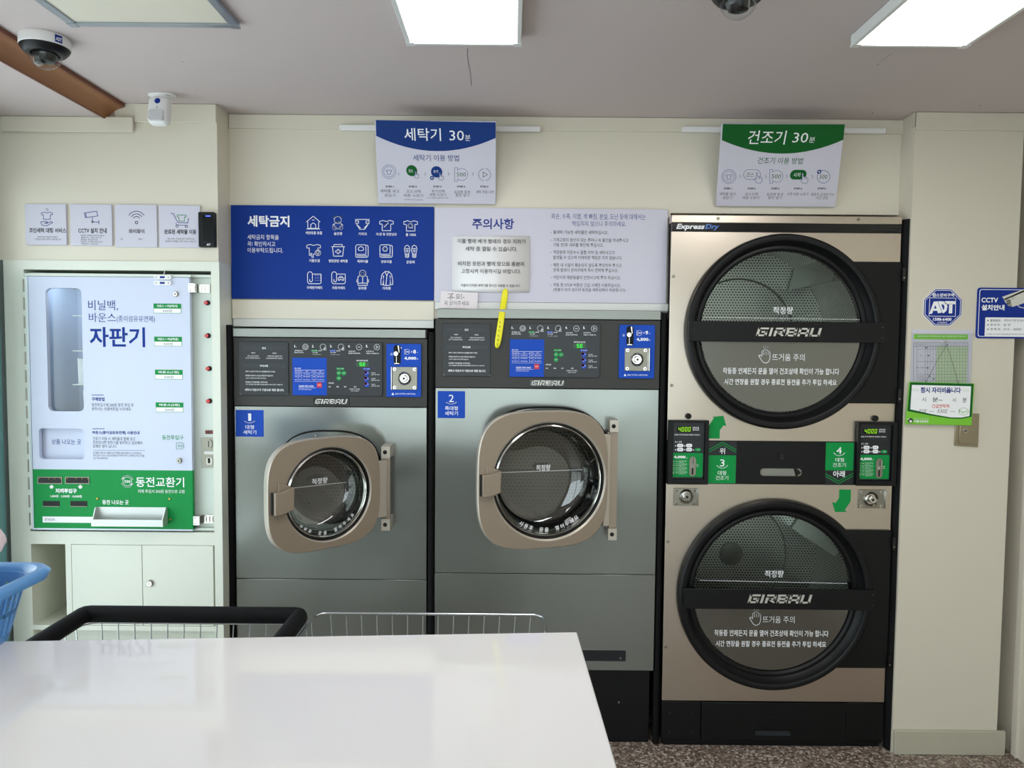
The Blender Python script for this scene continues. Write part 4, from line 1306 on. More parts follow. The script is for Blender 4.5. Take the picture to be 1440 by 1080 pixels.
# yellow tape: hangs from the note down over the washer's fascia
F_T = front(Y_HEAD - .072)
t_pts = [(711, 405.5), (709.5, 420), (706.5, 438), (704.5, 452), (702, 470), (698.5, 491)]
tp = MB(F_T).m(M['yellow'])
lo = []
for i, (x_, y_) in enumerate(t_pts):
    c_ = [-.052, -.045, -.018, .002, .006, .004][i]
    a_, b_2 = F_T.px(x_, y_, c_)
    w_ = .011
    lo.append([(a_ - w_, b_2 + .002, c_), (a_ + w_, b_2, c_)])
tp.loft(lo, False)
to = tp.build('yellow_tape_strip')
sm_ = to.modifiers.new('sub', 'SUBSURF')
sm_.levels = sm_.render_levels = 2
so = to.modifiers.new('solid', 'SOLIDIFY')
so.thickness = .0005
tag(to, 'strip of yellow warning tape hanging from the laminated note over the second washer', 'tape')
ikm = Ink(F_T, .0075).m(M['inkg'])
for (x_, y_) in ((703.5, 453), (703, 459), (702, 465), (701, 472), (700.5, 478), (699.5, 484)):
    ikm.line([(x_ - .8, y_ - 1.5), (x_ + .4, y_ + 1)], .6).line([(x_ - 1, y_ + .6), (x_ + .8, y_ + 1.2)], .5)
po = ikm.build('tape_print', None)
po.parent = to

# ------------------------------------------------------------------ washers
def letters_girbau(mb, fr, x0, y0, x1, y1, c, shear=.28, w_=.2, c1=None):
    q = fr.rect(x0, y0, x1, y1, c)
    hgt = q[3] - q[2]
    L = ['G', 'I', 'R', 'B', 'A', 'U']
    wd = [1, .32, 1, 1, 1, 1]
    S = dict(G=[[(1, .9), (.1, .9), (.1, .1), (.9, .1), (.9, .5), (.5, .5)]], I=[[(.5, 0), (.5, 1)]], R=[[(.1, 0), (.1, .55)], [(.1, .9), (.9, .9), (.9, .48), (.35, .48), (.95, 0)]],
             B=[[(.0, .9), (.88, .9), (.88, .5), (.3, .5)], [(.1, .7), (.1, .1), (.9, .1), (.9, .5)]], A=[[(.1, 0), (.1, .9), (.9, .9), (.9, 0)], [(.1, .38), (.9, .38)]], U=[[(.1, 1), (.1, .1), (.9, .1), (.9, 1)]])
    gap = .22
    tot = sum(wd) + gap * 5
    usable = (q[1] - q[0]) - shear * hgt
    u_ = usable / tot
    x = q[0]
    for ch, w0 in zip(L, wd):
        for st in S[ch]:
            for i in range(len(st) - 1):
                (ax, ay), (bx, by) = st[i], st[i + 1]
                if ch == 'I':
                    ax = bx = .5
                pa = (x + ax * w0 * u_, ay * hgt)
                pb = (x + bx * w0 * u_, by * hgt)
                dx, dy = pb[0] - pa[0], pb[1] - pa[1]
                Ln = math.hypot(dx, dy)
                dx, dy = dx / Ln, dy / Ln
                hv = hgt * (.10 if abs(dx) > abs(dy) * 1.5 else .13)
                e = .0 if ((i == 0 or i == len(st) - 2) and (ay in (0, 1) or by in (0, 1)) and abs(dy) > .9 and len(st) < 3) else hgt * .08
                e0 = 0 if (ay in (0, 1)) else hv * .85
                e1 = 0 if (by in (0, 1)) else hv * .85
                pa = (pa[0] - dx * e0, pa[1] - dy * e0)
                pb = (pb[0] + dx * e1, pb[1] + dy * e1)
                quad = [(pa[0] + dy * hv, pa[1] - dx * hv), (pb[0] + dy * hv, pb[1] - dx * hv), (pb[0] - dy * hv, pb[1] + dx * hv), (pa[0] - dy * hv, pa[1] + dx * hv)]
                quad = [(X_ + shear * min(max(Y_, 0), hgt), q[2] + min(max(Y_, 0), hgt)) for X_, Y_ in quad]
                mb.prism(quad, c, c1 or c + .002)
        x += (w0 + gap) * u_


def lock_plate(fr, parent, x0, y0, x1, y1, cx_, cy_, rp, c, side, name='coin_box_lock'):
    q = fr.rect(x0, y0, x1, y1, c)
    a_, b_2 = fr.px(cx_, cy_, c)
    sc_ = fr.scale(cx_, cy_)
    R = rp * sc_
    mb = MB(fr).m(M['satin']).box(*q, c, c + .004)
    mb.m(M['chrome'])
    if side < 0:
        mb.box(q[0] - .004, q[0] - .001, q[2], q[3], c, c + .008)
    else:
        mb.box(q[1] - .008, q[1] - .006, q[2], q[3], c + .004, c + .008).box(q[1] - .003, q[1], q[2], q[3], c + .004, c + .007)
    o = mb.build(name, parent, bevel=.0008)
    mb = MB(fr).m(M['chrome'])
    mb.lathe_open([(R, c + .004), (R * .96, c + .012), (R * .80, c + .016), (R * .70, c + .012), (R * .66, c + .006), (R * .52, c + .006), (R * .50, c + .018), (R * .42, c + .020), (R * .18, c + .020), (R * .16, c + .014), (.0001, c + .014)], a_, b_2, 32)
    mb.m(M['hole']).disc(a_, b_2, R * .15, c + .014, c + .0145, 12)
    mb.build('lock_barrel', o)
    for xx, yy in ((q[0] + .009, q[2] + .008), (q[1] - .009 - (.008 if side > 0 else 0), q[2] + .008), (q[0] + .009, q[3] - .008), (q[1] - .009 - (.008 if side > 0 else 0), q[3] - .008)):
        MB(fr).m(M['chrome']).disc(xx, yy, .0062, c + .004, c + .008, 16).m(M['hole']).box(xx - .001, xx + .003, yy - .003, yy + .002, c + .008, c + .0083).build('bolt', o, bevel=.001)
    return o


def washer_controls(fr, parent, dx, dy, price, times, coin_rect, num_small):
    # left notice plate is handled by the caller; this draws the middle film and the coin panel in washer one's pixels, shifted
    c = .006
    q = fr.rect(411.5 + dx, 481 + dy, 538 + dx, 556.5 + dy)
    o = MB(fr).m(M['panel']).prism(rr(*q, .007), 0, c).m(M['inkg']).ring(rr(q[0] - .001, q[1] + .001, q[2] - .001, q[3] + .001, .008), rr(*q, .007), 0, .002).build('control_film', parent, bevel=.0006)
    ik = Ink(fr, c, dx, dy)
    ik.m(M['blue2']).rect(411.3, 503.2, 459.5, 555.8)
    ik.m(M['inkg'])
    for x_ in (434.8, 461.2, 486.5, 511.8):
        ik.line([(x_, 484), (x_, 499)], .3)
    ik.m(M['inkw'])
    for i, x_ in enumerate((414, 438.7, 464, 489.5, 514.5)):
        ik.text('%d.' % (i + 1), x_, 485, x_ + 2.8, 488.6, .04)
    for i, x_ in enumerate((429.5, 454.2, 479.5, 505, 530)):
        ik.arc(x_, 487.8 + .3 * (i > 2), 4, 0, 360, .5)
        if i == 0:
            ik.arc(x_, 487.8, 2.8, 0, 360, .4).ico(x_, 488, 2.8, 2.8, SHIRT, .35)
        if i in (1, 2):
            ik.ico(x_ + 2.6, 490.2, 3.2, 4.2, [[(.3, 0), (.3, .6), (0, .55), (.3, 1), (1, 1), (1, .4), (.5, .4), (.5, 0), 'z']], .5)
        if i == 3:
            ik.text('500', x_ - 2, 487.2, x_ + 2, 489)
        if i == 4:
            ik.line([(x_ - 1, 486), (x_ - 1, 490), (x_ + 2, 488)], .5, True)
    for s_, x0, x1, y_ in (('세탁물을 넣고', 414, 426, 493), ('문을 닫아주세요.', 414, 427.5, 495.7), ('눌러주세요', 447.5, 452.5, 493.2), ('코스 선택', 439.5, 446.5, 495.8), ('눌러주세요', 473, 478.5, 493.4), ('추가 선택', 464.5, 472, 495.8),
                           ('요금에 맞게', 490, 499.5, 494), ('동전을 투입해주세요.', 490, 507, 496.8), ('표시창 확인 후', 515, 525.5, 494), ('작동이 시작됩니다.', 515, 533, 497)):
        ik.text(s_, x0, y_ - .9, x1, y_ + .9, .015)
    ik.text('미선택시 표준코스', 439.5, 498, 452, 499).text('추가 선택시 시간연장', 464.5, 498.2, 478, 499.2)
    ik.m(M['green']).rect(437.6, 491.8, 446.3, 494.4, .8)
    ik.m(M['blue2']).rect(463.6, 491.9, 471.8, 494.6, .8)
    ik.lay(2).m(M['inkw']).text('코스 선택', 438.4, 492.4, 445.5, 493.9).text('추가 선택', 464.3, 492.5, 471.1, 494.1)
    # table on the blue field
    ik.text('코스 안내', 414.3, 517, 422.8, 519, .02).line([(414, 520.4), (456.5, 520.6)], .45)
    for y_ in (523.5, 528, 532, 536.3):
        ik.line([(414, y_ + .2), (456.5, y_ + .2)], .22) if y_ < 530 or y_ > 534 else None
    for x_ in (419.2, 424.3, 439, 444.3):
        ik.line([(x_, 521), (x_, 535.5)], .22)
    for ry, row in ((522.3, ('코스', '온도', '세탁', '시간', '용도')), (525.7, ('표준', '미온수', '세탁 헹굼 탈수', '30분', '일반의류')), (529.8, ('강력', '온수', '세탁 헹굼 탈수', '35분', '심한 오염 의류')), (534, ('울세탁', '냉수', '약한 세탁 헹굼 탈수', '30분', '울 등 섬세한 의류'))):
        for (x0, x1), s_ in zip(((414.5, 418.2), (419.8, 423.6), (426.5, 436.5), (440.2, 443.2), (446, 455.5)), row):
            if len(s_) < 3:
                x0, x1 = (x0 + x1) / 2 - 1.5, (x0 + x1) / 2 + 1.5
            ik.text(s_, x0, ry - .85, x1, ry + .85)
    ik.text('긴급상황 시에만 누르세요.', 420, 541.7, 441.5, 544.3, .02).line([(420, 545.4), (444.5, 545.4)], .3).text('세탁이 중단되며 환불되지 않습니다', 420, 546.8, 438.5, 548.4)
    ik.m(M['red']).rect(445.7, 538, 452.7, 545, .8)
    ik.lay(3).m(M['inkw']).text('STOP', 447, 540.8, 451.4, 542.3, .02)
    ik.lay(1)
    ik.text('세탁진행 표시창', 501, 506, 517.5, 508.2, .015)
    ik.m(M['segoff']).rect(500.8, 509.5, 518.7, 515.5)
    ik.m(M['green']).rect(473, 517, 484, 520, .7).circ(476.5, 524.5, 3.4).circ(483.5, 524.7, 3.4).circ(476.5, 531.8, 3.4)
    ik.m(M['blue2']).rect(510.3, 517.3, 520.7, 520.2, .7)
    for y_ in (525, 533, 541):
        ik.lay(1).m(M['blue2']).circ(515.5, y_, 3.6)
        ik.lay(2).m(M['red']).arc(514.3, y_ - 1.2, 1.0, 0, 360, 1.6, 8)
        ik.m(M['inkw']).line([(514.5, y_ + 1.5), (515.5, y_ - .5)], .5).line([(517.3, y_ - 1.8), (517.3, y_ + .5)], .5)
    ik.lay(2).m(M['inkw']).text('코스 선택', 474, 517.7, 483, 519.4).text('추가 선택', 511.4, 518, 519.6, 519.7)
    for s_, x_, y_ in (('표준', 476.5, 524.5), ('강력', 483.5, 524.7), ('울세탁', 476.5, 531.8)):
        ik.text(s_, x_ - 1.9, y_ - .9, x_ + 1.9, y_ + .9)
    ik.lay(1)
    for i, y_ in enumerate((525, 533, 541)):
        ik.text(('추가세탁', '추가헹굼', '추가탈수')[i], 522, y_ - 1.2, 528, y_ + .4, .01).text('500원 / 5분 추가됨', 522, y_ + 1.1, 533.5, y_ + 2.6, .01)
    ik.text('진행상황', 461.8, 537.7, 469.5, 539.7, .02)
    for s_, x_ in (('세탁', 463.5), ('헹굼', 474.8), ('탈수', 485.6), ('완료', 499.3)):
        ik.text(s_, x_ - 1.7, 543, x_ + 1.7, 544.8, .015)
    ik.text('세탁종료후 즉시 세탁물을', 491, 546.3, 506, 548.1).text('꺼내주시기 바랍니다', 493, 548.9, 504.5, 550.6)
    ik.m(M['inkg']).line([(462, 541.4), (500, 541.6)], .25)
    ik.lay(2).m(M['seg'])
    for x_ in (507.2, 512):
        s_ = [(3.0, 0), (0, 0), (0, 2.2), (3.0, 2.2)] if x_ > 510 else [(3.0, 0), (.1, 0), (0, 2.2), (2.6, 2.2), (2.5, 4.6), (-.3, 4.6)]
        ik.line([(x_ - 1.2 + p[0], 510.1 + p[1]) for p in s_], .5)
        if x_ > 510:
            ik.line([(x_ - 1.2, 512.3), (x_ - 1.4, 514.7), (x_ + 1.5, 514.7)], .5)
    ik.build('print', o)
    # coin panel
    x0, y0, x1, y1 = coin_rect
    q = fr.rect(x0, y0, x1, y1)
    o = MB(fr).m(M['blue2']).prism(rr(*q, .006), 0, .007).m(M['inkg']).ring(rr(q[0] - .001, q[1] + .001, q[2] - .001, q[3] + .001, .007), rr(*q, .006), 0, .0025).build('coin_panel', parent, bevel=.0006)
    ox, oy = x0 - 543.8, y0 - 483.5
    ik = Ink(fr, .007, ox, oy).m(M['inkw'])
    ik.arc(572.7, 494.7, 3.6, 150, -150, .5).line([(570, 491.5), (569, 491.5), (569, 498), (570, 498)], .5).text('500', 570.3, 493.6, 575.5, 495.8, .02)
    ik.text('x', 578, 493.4, 580.3, 496).text(num_small, 581, 491.7, 585, 497.2, .04).text('개', 586, 494.8, 587.6, 496.4)
    ik.text(price, 568.3, 501.6, 585.4, 506.6, .04).text('원', 586, 503.9, 587.8, 505.8)
    ik.text('반환', 549, 496.5, 552, 498, .01).text('레버', 549, 498.3, 552, 499.8, .01)
    ik.poly([(552.4, 551.8), (554.3, 555.4), (550.5, 555.4)]).text('500원 이외 주화는 사용하지마세요.', 555.8, 552.8, 584.5, 555, .01)
    ik.poly([(563, 488.8), (564.6, 487.5), (564.6, 491)])
    ik.build('print', o)
    q = fr.rect(554 + ox, 485 + oy, 564 + ox, 513 + oy)
    mb = MB(fr).m(M['hole']).prism(rr(*q, .010), .007, .0078)
    ax, bz = fr.px(557.5 + ox, 497.3 + oy)
    mb.m(M['chrome']).disc(ax, bz, .0082, .0078, .014, 20)
    u0, v0 = fr.px(558 + ox, 501 + oy)
    u1, v1 = fr.px(558.5 + ox, 511 + oy)
    mb.box(u0 - .001, u0 + .001, v1, v0, .0078, .0095).box(u1 - .009, u1 + .009, v1 - .002, v1 + .001, .0078, .0095)
    u2, v2 = fr.px(560.5 + ox, 486 + oy)
    mb.prism([(u2 - .002, v2), (u2 + .003, v2), (u2 + .005, v2 - .024), (u2 + .003, v2 - .026)], .0078, .012)
    mb.build('coin_chute', o, bevel=.0006)
    lock_plate(fr, parent, 551.8 + ox, 516 + oy, 586.8 + ox, 548 + oy, 569 + ox, 532 + oy, 9.6, .007, -1 if dx < 10 else 1)


def notice_film(fr, parent, x0, y0, x1, y1, k):
    q = fr.rect(x0, y0, x1, y1)
    o = MB(fr).m(M['panel']).prism(rr(*q, .006), 0, .004).m(M['inkg']).ring(rr(q[0] - .001, q[1] + .001, q[2] - .001, q[3] + .001, .007), rr(*q, .006), 0, .0015).build('notice_plate', parent, bevel=.0005)
    sx, sy = (x1 - x0) / 69.5, (y1 - y0) / 75.5
    T = lambda x, y: (x0 + (x - 336.5) * sx, y0 + (y - 480.5) * sy)
    ik = Ink(fr, .004)
    for a_, b_2 in ((486.8, 492), (511.7, 517)):
        ik.m(M['panel2']).rect(*T(341.5, a_), *T(401.5, b_2))
    ik.lay(2).m(M['inkw'])
    def tx(s_, xa_, xb_, y_, h_, bold=.01):
        ik.text(s_, *T(xa_, y_ - h_ / 2), *T(xb_, y_ + h_ / 2), bold)
    tx('경고', 368.5, 374, 489.6, 3, .03)
    tx('주의사항', 365.5, 377, 514.5, 2.9, .03)
    tx('어린이', 353.3, 358.8, 496.3, 2.2)
    tx('비상시', 383.3, 388.8, 496.7, 2.2)
    tx('세탁기 안으로 어린이가', 348, 364, 500.6, 1.9)
    tx('들어가지 않도록 해 주십시오.', 345.5, 366, 503.5, 1.9)
    tx('기계에 이상이 있을 경우 즉시', 376, 397, 500.8, 1.9)
    tx('관리자에게 연락해 주시기 바랍니다.', 374.5, 398, 503.9, 1.9)
    tx('세탁기 이용 전 주머니속 내용물을 확인 하세요.', 345, 387.5, 522.5, 2.2)
    tx('세탁물의 탈색이나 손상은 책임지지 않습니다', 345, 384, 528.2, 2.2)
    tx('고장시 안내에 따라 연락 주십시오.', 345.5, 374.5, 531.8, 1.7)
    tx('세탁물의 적정용량을 지켜주세요', 345, 376.5, 537.4, 2.2)
    tx('과다 세탁물의 탈수불량 및 헹굼 불량의 원인이 될 수 있습니다.', 345.5, 398, 540.7, 1.7)
    tx('세탁시 미온수가 기본으로 제공 됩니다.', 344.3, 399.5, 548.3, 3.6, .02)
    ik.lay(1).m(M['inkg']).line([T(371.5, 495), T(371.5, 506)], .3)
    ik.m(M['satin']).line([T(337.3, 553), T(339, 555)], .6)
    ik.line([T(404.6, 555.3), T(406, 553.8)], .6)
    ik.build('print', o)


def washer(k, P):
    """one front-loading washer; P holds its photo measures"""
    fr = F_W
    xl, xr = P['x']
    a0, a1 = fr.px(xl, 650)[0], fr.px(xr, 650)[0]
    z_top, z_tr, z_fa, z_pn, z_lo = (fr.px((xl + xr) / 2, y_)[1] for y_ in P['ys'])
    zpl = fr.px(880, 943)[1]
    t = thing('washing_machine', P['label'], 'washing machine', ((a0 + a1) / 2, Y_WASH + .35, 0), 'front-loading washing machines')
    # casing: sides, back, top, and the black inside
    b = MB(fr).m(M['black'])
    b.box(a0 + .004, a0 + .010, zpl, z_tr, -.78, -.004).box(a1 - .010, a1 - .004, zpl, z_tr, -.78, -.004).box(a0 + .004, a1 - .004, zpl, z_tr, -.78, -.77)
    b.box(a0 + .004, a1 - .004, z_tr - .003, z_tr, -.78, -.004)
    b.box(a0 + .004, a1 - .004, zpl, zpl + .004, -.78, -.004)
    b.build('casing', t, bevel=.001)
    tw = P['trim_x']
    t0, t1 = fr.px(tw[0], P['ys'][0] + 6)[0], fr.px(tw[1], P['ys'][0] + 6)[0]
    MB(fr).m(M['trim']).box(t0, t1, z_tr + .002, z_top, -.30, .006).m(M['black']).box(t1, t1 + .006, z_tr + .002, z_top - .004, -.30, .004).build('top_trim', t, bevel=.002)
    MB(fr).m(M['fascia']).box(a0 - .001, a1 + .001, z_fa + .001, z_tr, -.02, 0).build('fascia', t, bevel=.0015)
    D = P['door']
    H = front(2.58).px(*D['hinge'])
    th = math.radians(D['th'])
    # port centre: where the closed door would sit
    pc = (H[0] + D['ca'] * 1.0 - .004, 1.475 - .035 + .035 + 0)
    zc_ = H[1] + D['cb']
    pcx = H[0] + D['ca']
    RP = D['r'] + .004
    MB(fr).m(M['steel']).holed(a0, a1, z_pn + .001, z_fa - .001, pcx, zc_, RP, -.004, 0, 64).build('front_panel', t, bevel=.0012, smooth=30)
    MB(fr).m(M['steel']).box(a0, a1, zpl, z_pn - .001, -.004, 0).build('lower_panel', t, bevel=.0012)
    MB(fr).m(M['black']).box(a0 + .01, a1 - .01, 0.0, zpl - .004, -.70, -.016).build('plinth', t, bevel=.002)
    # flange around the port
    FR_ = D['fl']
    fo = squircle(pcx + FR_[2], zc_ + FR_[3], FR_[0], FR_[1], 72, 2.8)
    fi = circ(pcx, zc_, RP, 72)
    fm = MB(fr).m(M['steel']).ring(fo, fi, 0, .010)
    fo2 = [(pcx + FR_[2] + (x_ - pcx - FR_[2]) * 1.03, zc_ + FR_[3] + (y_ - zc_ - FR_[3]) * 1.03) for x_, y_ in fo]
    fm.m(M['black']).ring(fo2, fo, 0, .005)
    fl_o = fm.build('port_flange', t, bevel=.002, smooth=50)
    for i in range(12):
        an = 2 * PI * (i + .5) / 12
        c_, s_ = math.cos(an), math.sin(an)
        kk = (abs(c_) ** 2.8 + abs(s_) ** 2.8) ** (-1 / 2.8)
        MB(fr).m(M['satin']).disc(pcx + FR_[2] + (FR_[0] - .013) * c_ * kk, zc_ + FR_[3] + (FR_[1] - .013) * s_ * kk, .004, .010, .013, 12).build('screw', fl_o, bevel=.001)
    # rubber gasket and drum
    MB(fr).m(M['rubber']).lathe_open([(RP, -.002), (RP - .012, .006), (RP - .020, .002), (RP - .022, -.03), (RP - .006, -.06), (RP + .02, -.09)], pcx, zc_, 56).build('gasket', t)
    dm = MB(fr).m(M['drumw'])
    RD = RP + .035
    dl = [(RP - .018, -.085), (RD, -.095), (RD, -.45), (.001, -.46)]
    dm.lathe_open(dl, pcx, zc_, 56)
    do = dm.build('drum', t)
    uvl = do.data.uv_layers.new(name='holes')
    for poly in do.data.polygons:
        for li in poly.loop_indices:
            co = do.data.vertices[do.data.loops[li].vertex_index].co
            an = math.atan2(co.z - zc_, co.x - pcx)
            cen = poly.center
            an0 = math.atan2(cen.z - zc_, cen.x - pcx)
            while an - an0 > PI:
                an -= 2 * PI
            while an - an0 < -PI:
                an += 2 * PI
            uvl.data[li].uv = (an * RD, co.y) if abs(poly.normal.y) < .7 else (co.x, co.z)
    for i in range(3):
        an = 2 * PI * i / 3 + .5
        p0 = (pcx + math.cos(an) * (RD - .03), zc_ + math.sin(an) * (RD - .03))
        MB(fr).m(M['drums']).tube([(p0[0], p0[1], -.12), (p0[0], p0[1], -.43)], .028, 10).build('drum_lifter', t)
    # door on its hinge
    fd = Frame((H[0], 2.58, H[1]), (math.cos(th), math.sin(th), 0), (0, 0, 1))
    x0_, x1_, y0_, y1_ = D['out']
    l_ = fd.px(x0_, (y0_ + y1_) / 2)[0]
    r_ = fd.px(x1_, (y0_ + y1_) / 2)[0]
    # top and bottom extremes lie near the middle of the door
    bt = fd.px(D['tx'], y0_)[1]
    bb = fd.px(D['bx'], y1_)[1]
    ccx, ccy = (l_ + r_) / 2, (bt + bb) / 2
    o_l = squircle(ccx, ccy, (r_ - l_) / 2, (bt - bb) / 2, 96, 3.6)
    i_l = circ(D['ca'], D['cb'], D['r'] + .004, 96)
    ang0 = lambda p, c: math.atan2(p[1] - c[1], p[0] - c[0])
    k1 = [(ccx + (x_ - ccx) * .985, ccy + (y_ - ccy) * .985) for x_, y_ in o_l]
    k2 = [(D['ca'] + (x_ - D['ca']) * 1.03, D['cb'] + (y_ - D['cb']) * 1.03) for x_, y_ in i_l]
    dr = MB(fd).m(M['taupel'])
    dr.loft([[(x_, y_, -.030) for x_, y_ in k1], [(x_, y_, -.026) for x_, y_ in o_l], [(x_, y_, -.004) for x_, y_ in o_l], [(x_, y_, .0) for x_, y_ in k1]])
    dr.m(M['taupe']).loft([[(x_, y_, .0) for x_, y_ in k1], [(x_, y_, .0) for x_, y_ in k2]])
    dr.m(M['taupel']).loft([[(x_, y_, .0) for x_, y_ in k2], [(x_, y_, -.005) for x_, y_ in i_l], [(x_, y_, -.030) for x_, y_ in i_l], [(x_, y_, -.030) for x_, y_ in k1]])
    dro = dr.build('door', t, smooth=35)
    r = D['r']
    ca, cb = D['ca'], D['cb']
    MB(fd).m(M['black']).lathe_open([(r + .004, -.006), (r + .0005, -.004), (r - .001, -.010)], ca, cb, 72).m(M['chrome']).lathe_open([(r - .001, -.010), (r - .008, -.006), (r - .012, -.011), (r - .013, -.016)], ca, cb, 72).build('bezel', dro)
    r2 = r * .80
    MB(fd).m(M['bowl']).lathe_open([(r - .013, -.016), (r * .93, -.020), (r2 + .012, -.085), (r2 + .004, -.096)], ca, cb, 72).m(M['chrome']).lathe_open([(r - .010, -.028), (r - .010, -.034)], ca, cb, 72).build('glass_bowl', dro)
    MB(fd).m(M['bowl']).lathe_open([(r2 + .004, -.096), (r2 - .006, -.103), (r2 * .6, -.108), (.001, -.110)], ca, cb, 72).build('glass_pane', dro)
    ik = Ink(fd, -.09, step=.0003).m(M['inkw'])
    ik.text('적정량', *D['txt'], .015)
    (lx0, ly0), (lx1, ly1) = D['dots']
    nd = 44
    for i in range(nd):
        p0 = (lx0 + (lx1 - lx0) * i / nd, ly0 + (ly1 - ly0) * i / nd)
        ik.line([p0, (p0[0] + (lx1 - lx0) / nd * .55, p0[1] + (ly1 - ly0) / nd * .55)], 1.0)
    s_all = '사용후 문을 열어두세요'
    n_ = len(s_all)
    for i, ch in enumerate(s_all):
        if ch == ' ':
            continue
        an = math.radians(D['arc'][0] + (D['arc'][1] - D['arc'][0]) * i / (n_ - 1))
        v, f = glyphs(ch, .02, 0)
        xs, ys = [p_[0] for p_ in v], [p_[1] for p_ in v]
        mx, my = (min(xs) + max(xs)) / 2, (min(ys) + max(ys)) / 2
        s_ = r * .088
        ra = r * .885
        ux, uy = -math.sin(an), math.cos(an)          # baseline direction, text reads left to right along the bottom
        pts = []
        for p_ in v:
            lx_, ly_ = (p_[0] - mx) * s_, (p_[1] - my) * s_
            pts.append((ca + ra * math.cos(an) + ux * lx_ - math.cos(an) * ly_, cb + ra * math.sin(an) + uy * lx_ - math.sin(an) * ly_, -.028))
        ik.mb.add(pts, f)
    ik.build('lettering', dro)
    # handle: folded plate clasping the left edge
    hx0, hx1, hy0, hy1 = D['handle']
    la, lb_ = fd.px(hx0, (hy0 + hy1) / 2)[0], fd.px(hx1, (hy0 + hy1) / 2)[0]
    zt2, zb2 = fd.px(hx0 + 10, hy0)[1], fd.px(hx0 + 10, hy1)[1]
    s1 = (zt2 - zb2)
    st = la + (lb_ - la) * .30
    hm = MB(fd).m(M['taupe'])
    hm.prism([(st, zb2), (lb_, zb2 + s1 * .22), (lb_, zt2 - s1 * .14), (st, zt2)][::1], .001, .006)
    hm.prism([(la, zb2 + s1 * .16), (st + .004, zb2 + s1 * .16), (lb_, zb2 + s1 * .26), (lb_ + .002, zt2 - s1 * .14), (st + .004, zt2 - s1 * .24), (la, zt2 - s1 * .24)], .010, .026)
    hm.m(M['hole']).box(la - .005, la, zb2 + s1 * .16, zt2 - s1 * .24, .001, .012)
    hm.build('handle', dro, bevel=.002)
    # hinge column
    hx, hyt, hyb = D['hcol']
    F26 = front(2.60)
    h0 = F26.px(hx[0], 670)[0]
    h1 = F26.px(hx[1], 670)[0]
    zt3, zb3 = F26.px(hx[0], hyt)[1], F26.px(hx[0], hyb)[1]
    off = -(Y_WASH - 2.60)
    hb = MB(F26).m(M['taupel'])
    for z0_, z1_ in ((zt3 - .042, zt3), (zb3, zb3 + .042)):
        hb.m(M['taupel']).box(h0, h1, z0_, z1_, off, .012)
        hb.m(M['hole']).disc((h0 + h1) / 2 - .002, (z0_ + z1_) / 2, .0075, .012, .0125, 16)
    hb.m(M['taupe']).box(h0 + .002, h1 - .001, zb3 + .043, zt3 - .043, -.016, .006)
    hb.m(M['taupel']).box(h0 - .004, h0 + .001, zb3 + .045, zt3 - .045, -.02, -.004)
    hb.build('hinge', t, bevel=.002)
    # arm between hinge column and door
    MB(fd).m(M['taupel']).box(r_ - .012, .006, zb3 - H[1] + .05, zt3 - H[1] - .05, -.026, -.010).build('hinge_arm', dro, bevel=.003)
    # number sticker
    sx0, sy0, sx1, sy1 = P['stk']
    q = fr.rect(sx0, sy0, sx1, sy1)
    so_ = MB(fr).m(M['blue2']).prism(rr(*q, .003), 0, .001).build('number_sticker', t)
    ik = Ink(fr, .001).m(M['inkw'])
    mx_ = (sx0 + sx1) / 2
    ik.text(P['num'], mx_ - (2.1 if P['num'] == '1' else 3.6), sy0 + 5, mx_ + (2.1 if P['num'] == '1' else 3.6), sy0 + 15.3)
    ik.arc(mx_, sy0 + 7, 11.2, 231, 309, .9, 12)
    s1_, s2_, w1_ = P['name']
    ik.text(s1_, mx_ - w1_ / 2, sy0 + 21.2, mx_ + w1_ / 2, sy0 + 27, .008).text(s2_, mx_ - 9.2, sy0 + 28.4, mx_ + 9.2, sy0 + 34.2, .008)
    ik.build('print', so_)
    # badge
    bx0, by0, bx1, by1 = P['badge']
    q = fr.rect(bx0, by0, bx1, by1)
    bo = MB(fr).m(M['blackg']).box(*q, 0, .003).build('badge', t, bevel=.0008)
    lm = MB(fr).m(M['logo'])
    letters_girbau(lm, fr, bx0 + 2.2, by0 + 1.6, bx1 - 2.5, by1 - 1.4, .003)
    lm.build('logo_letters', bo, smooth=0)
    notice_film(fr, t, *P['notice'], k)
    washer_controls(fr, t, P['d'][0], P['d'][1], P['price'], P['num'], P['coin'], P['coins'])
    return t, a0, a1, z_top


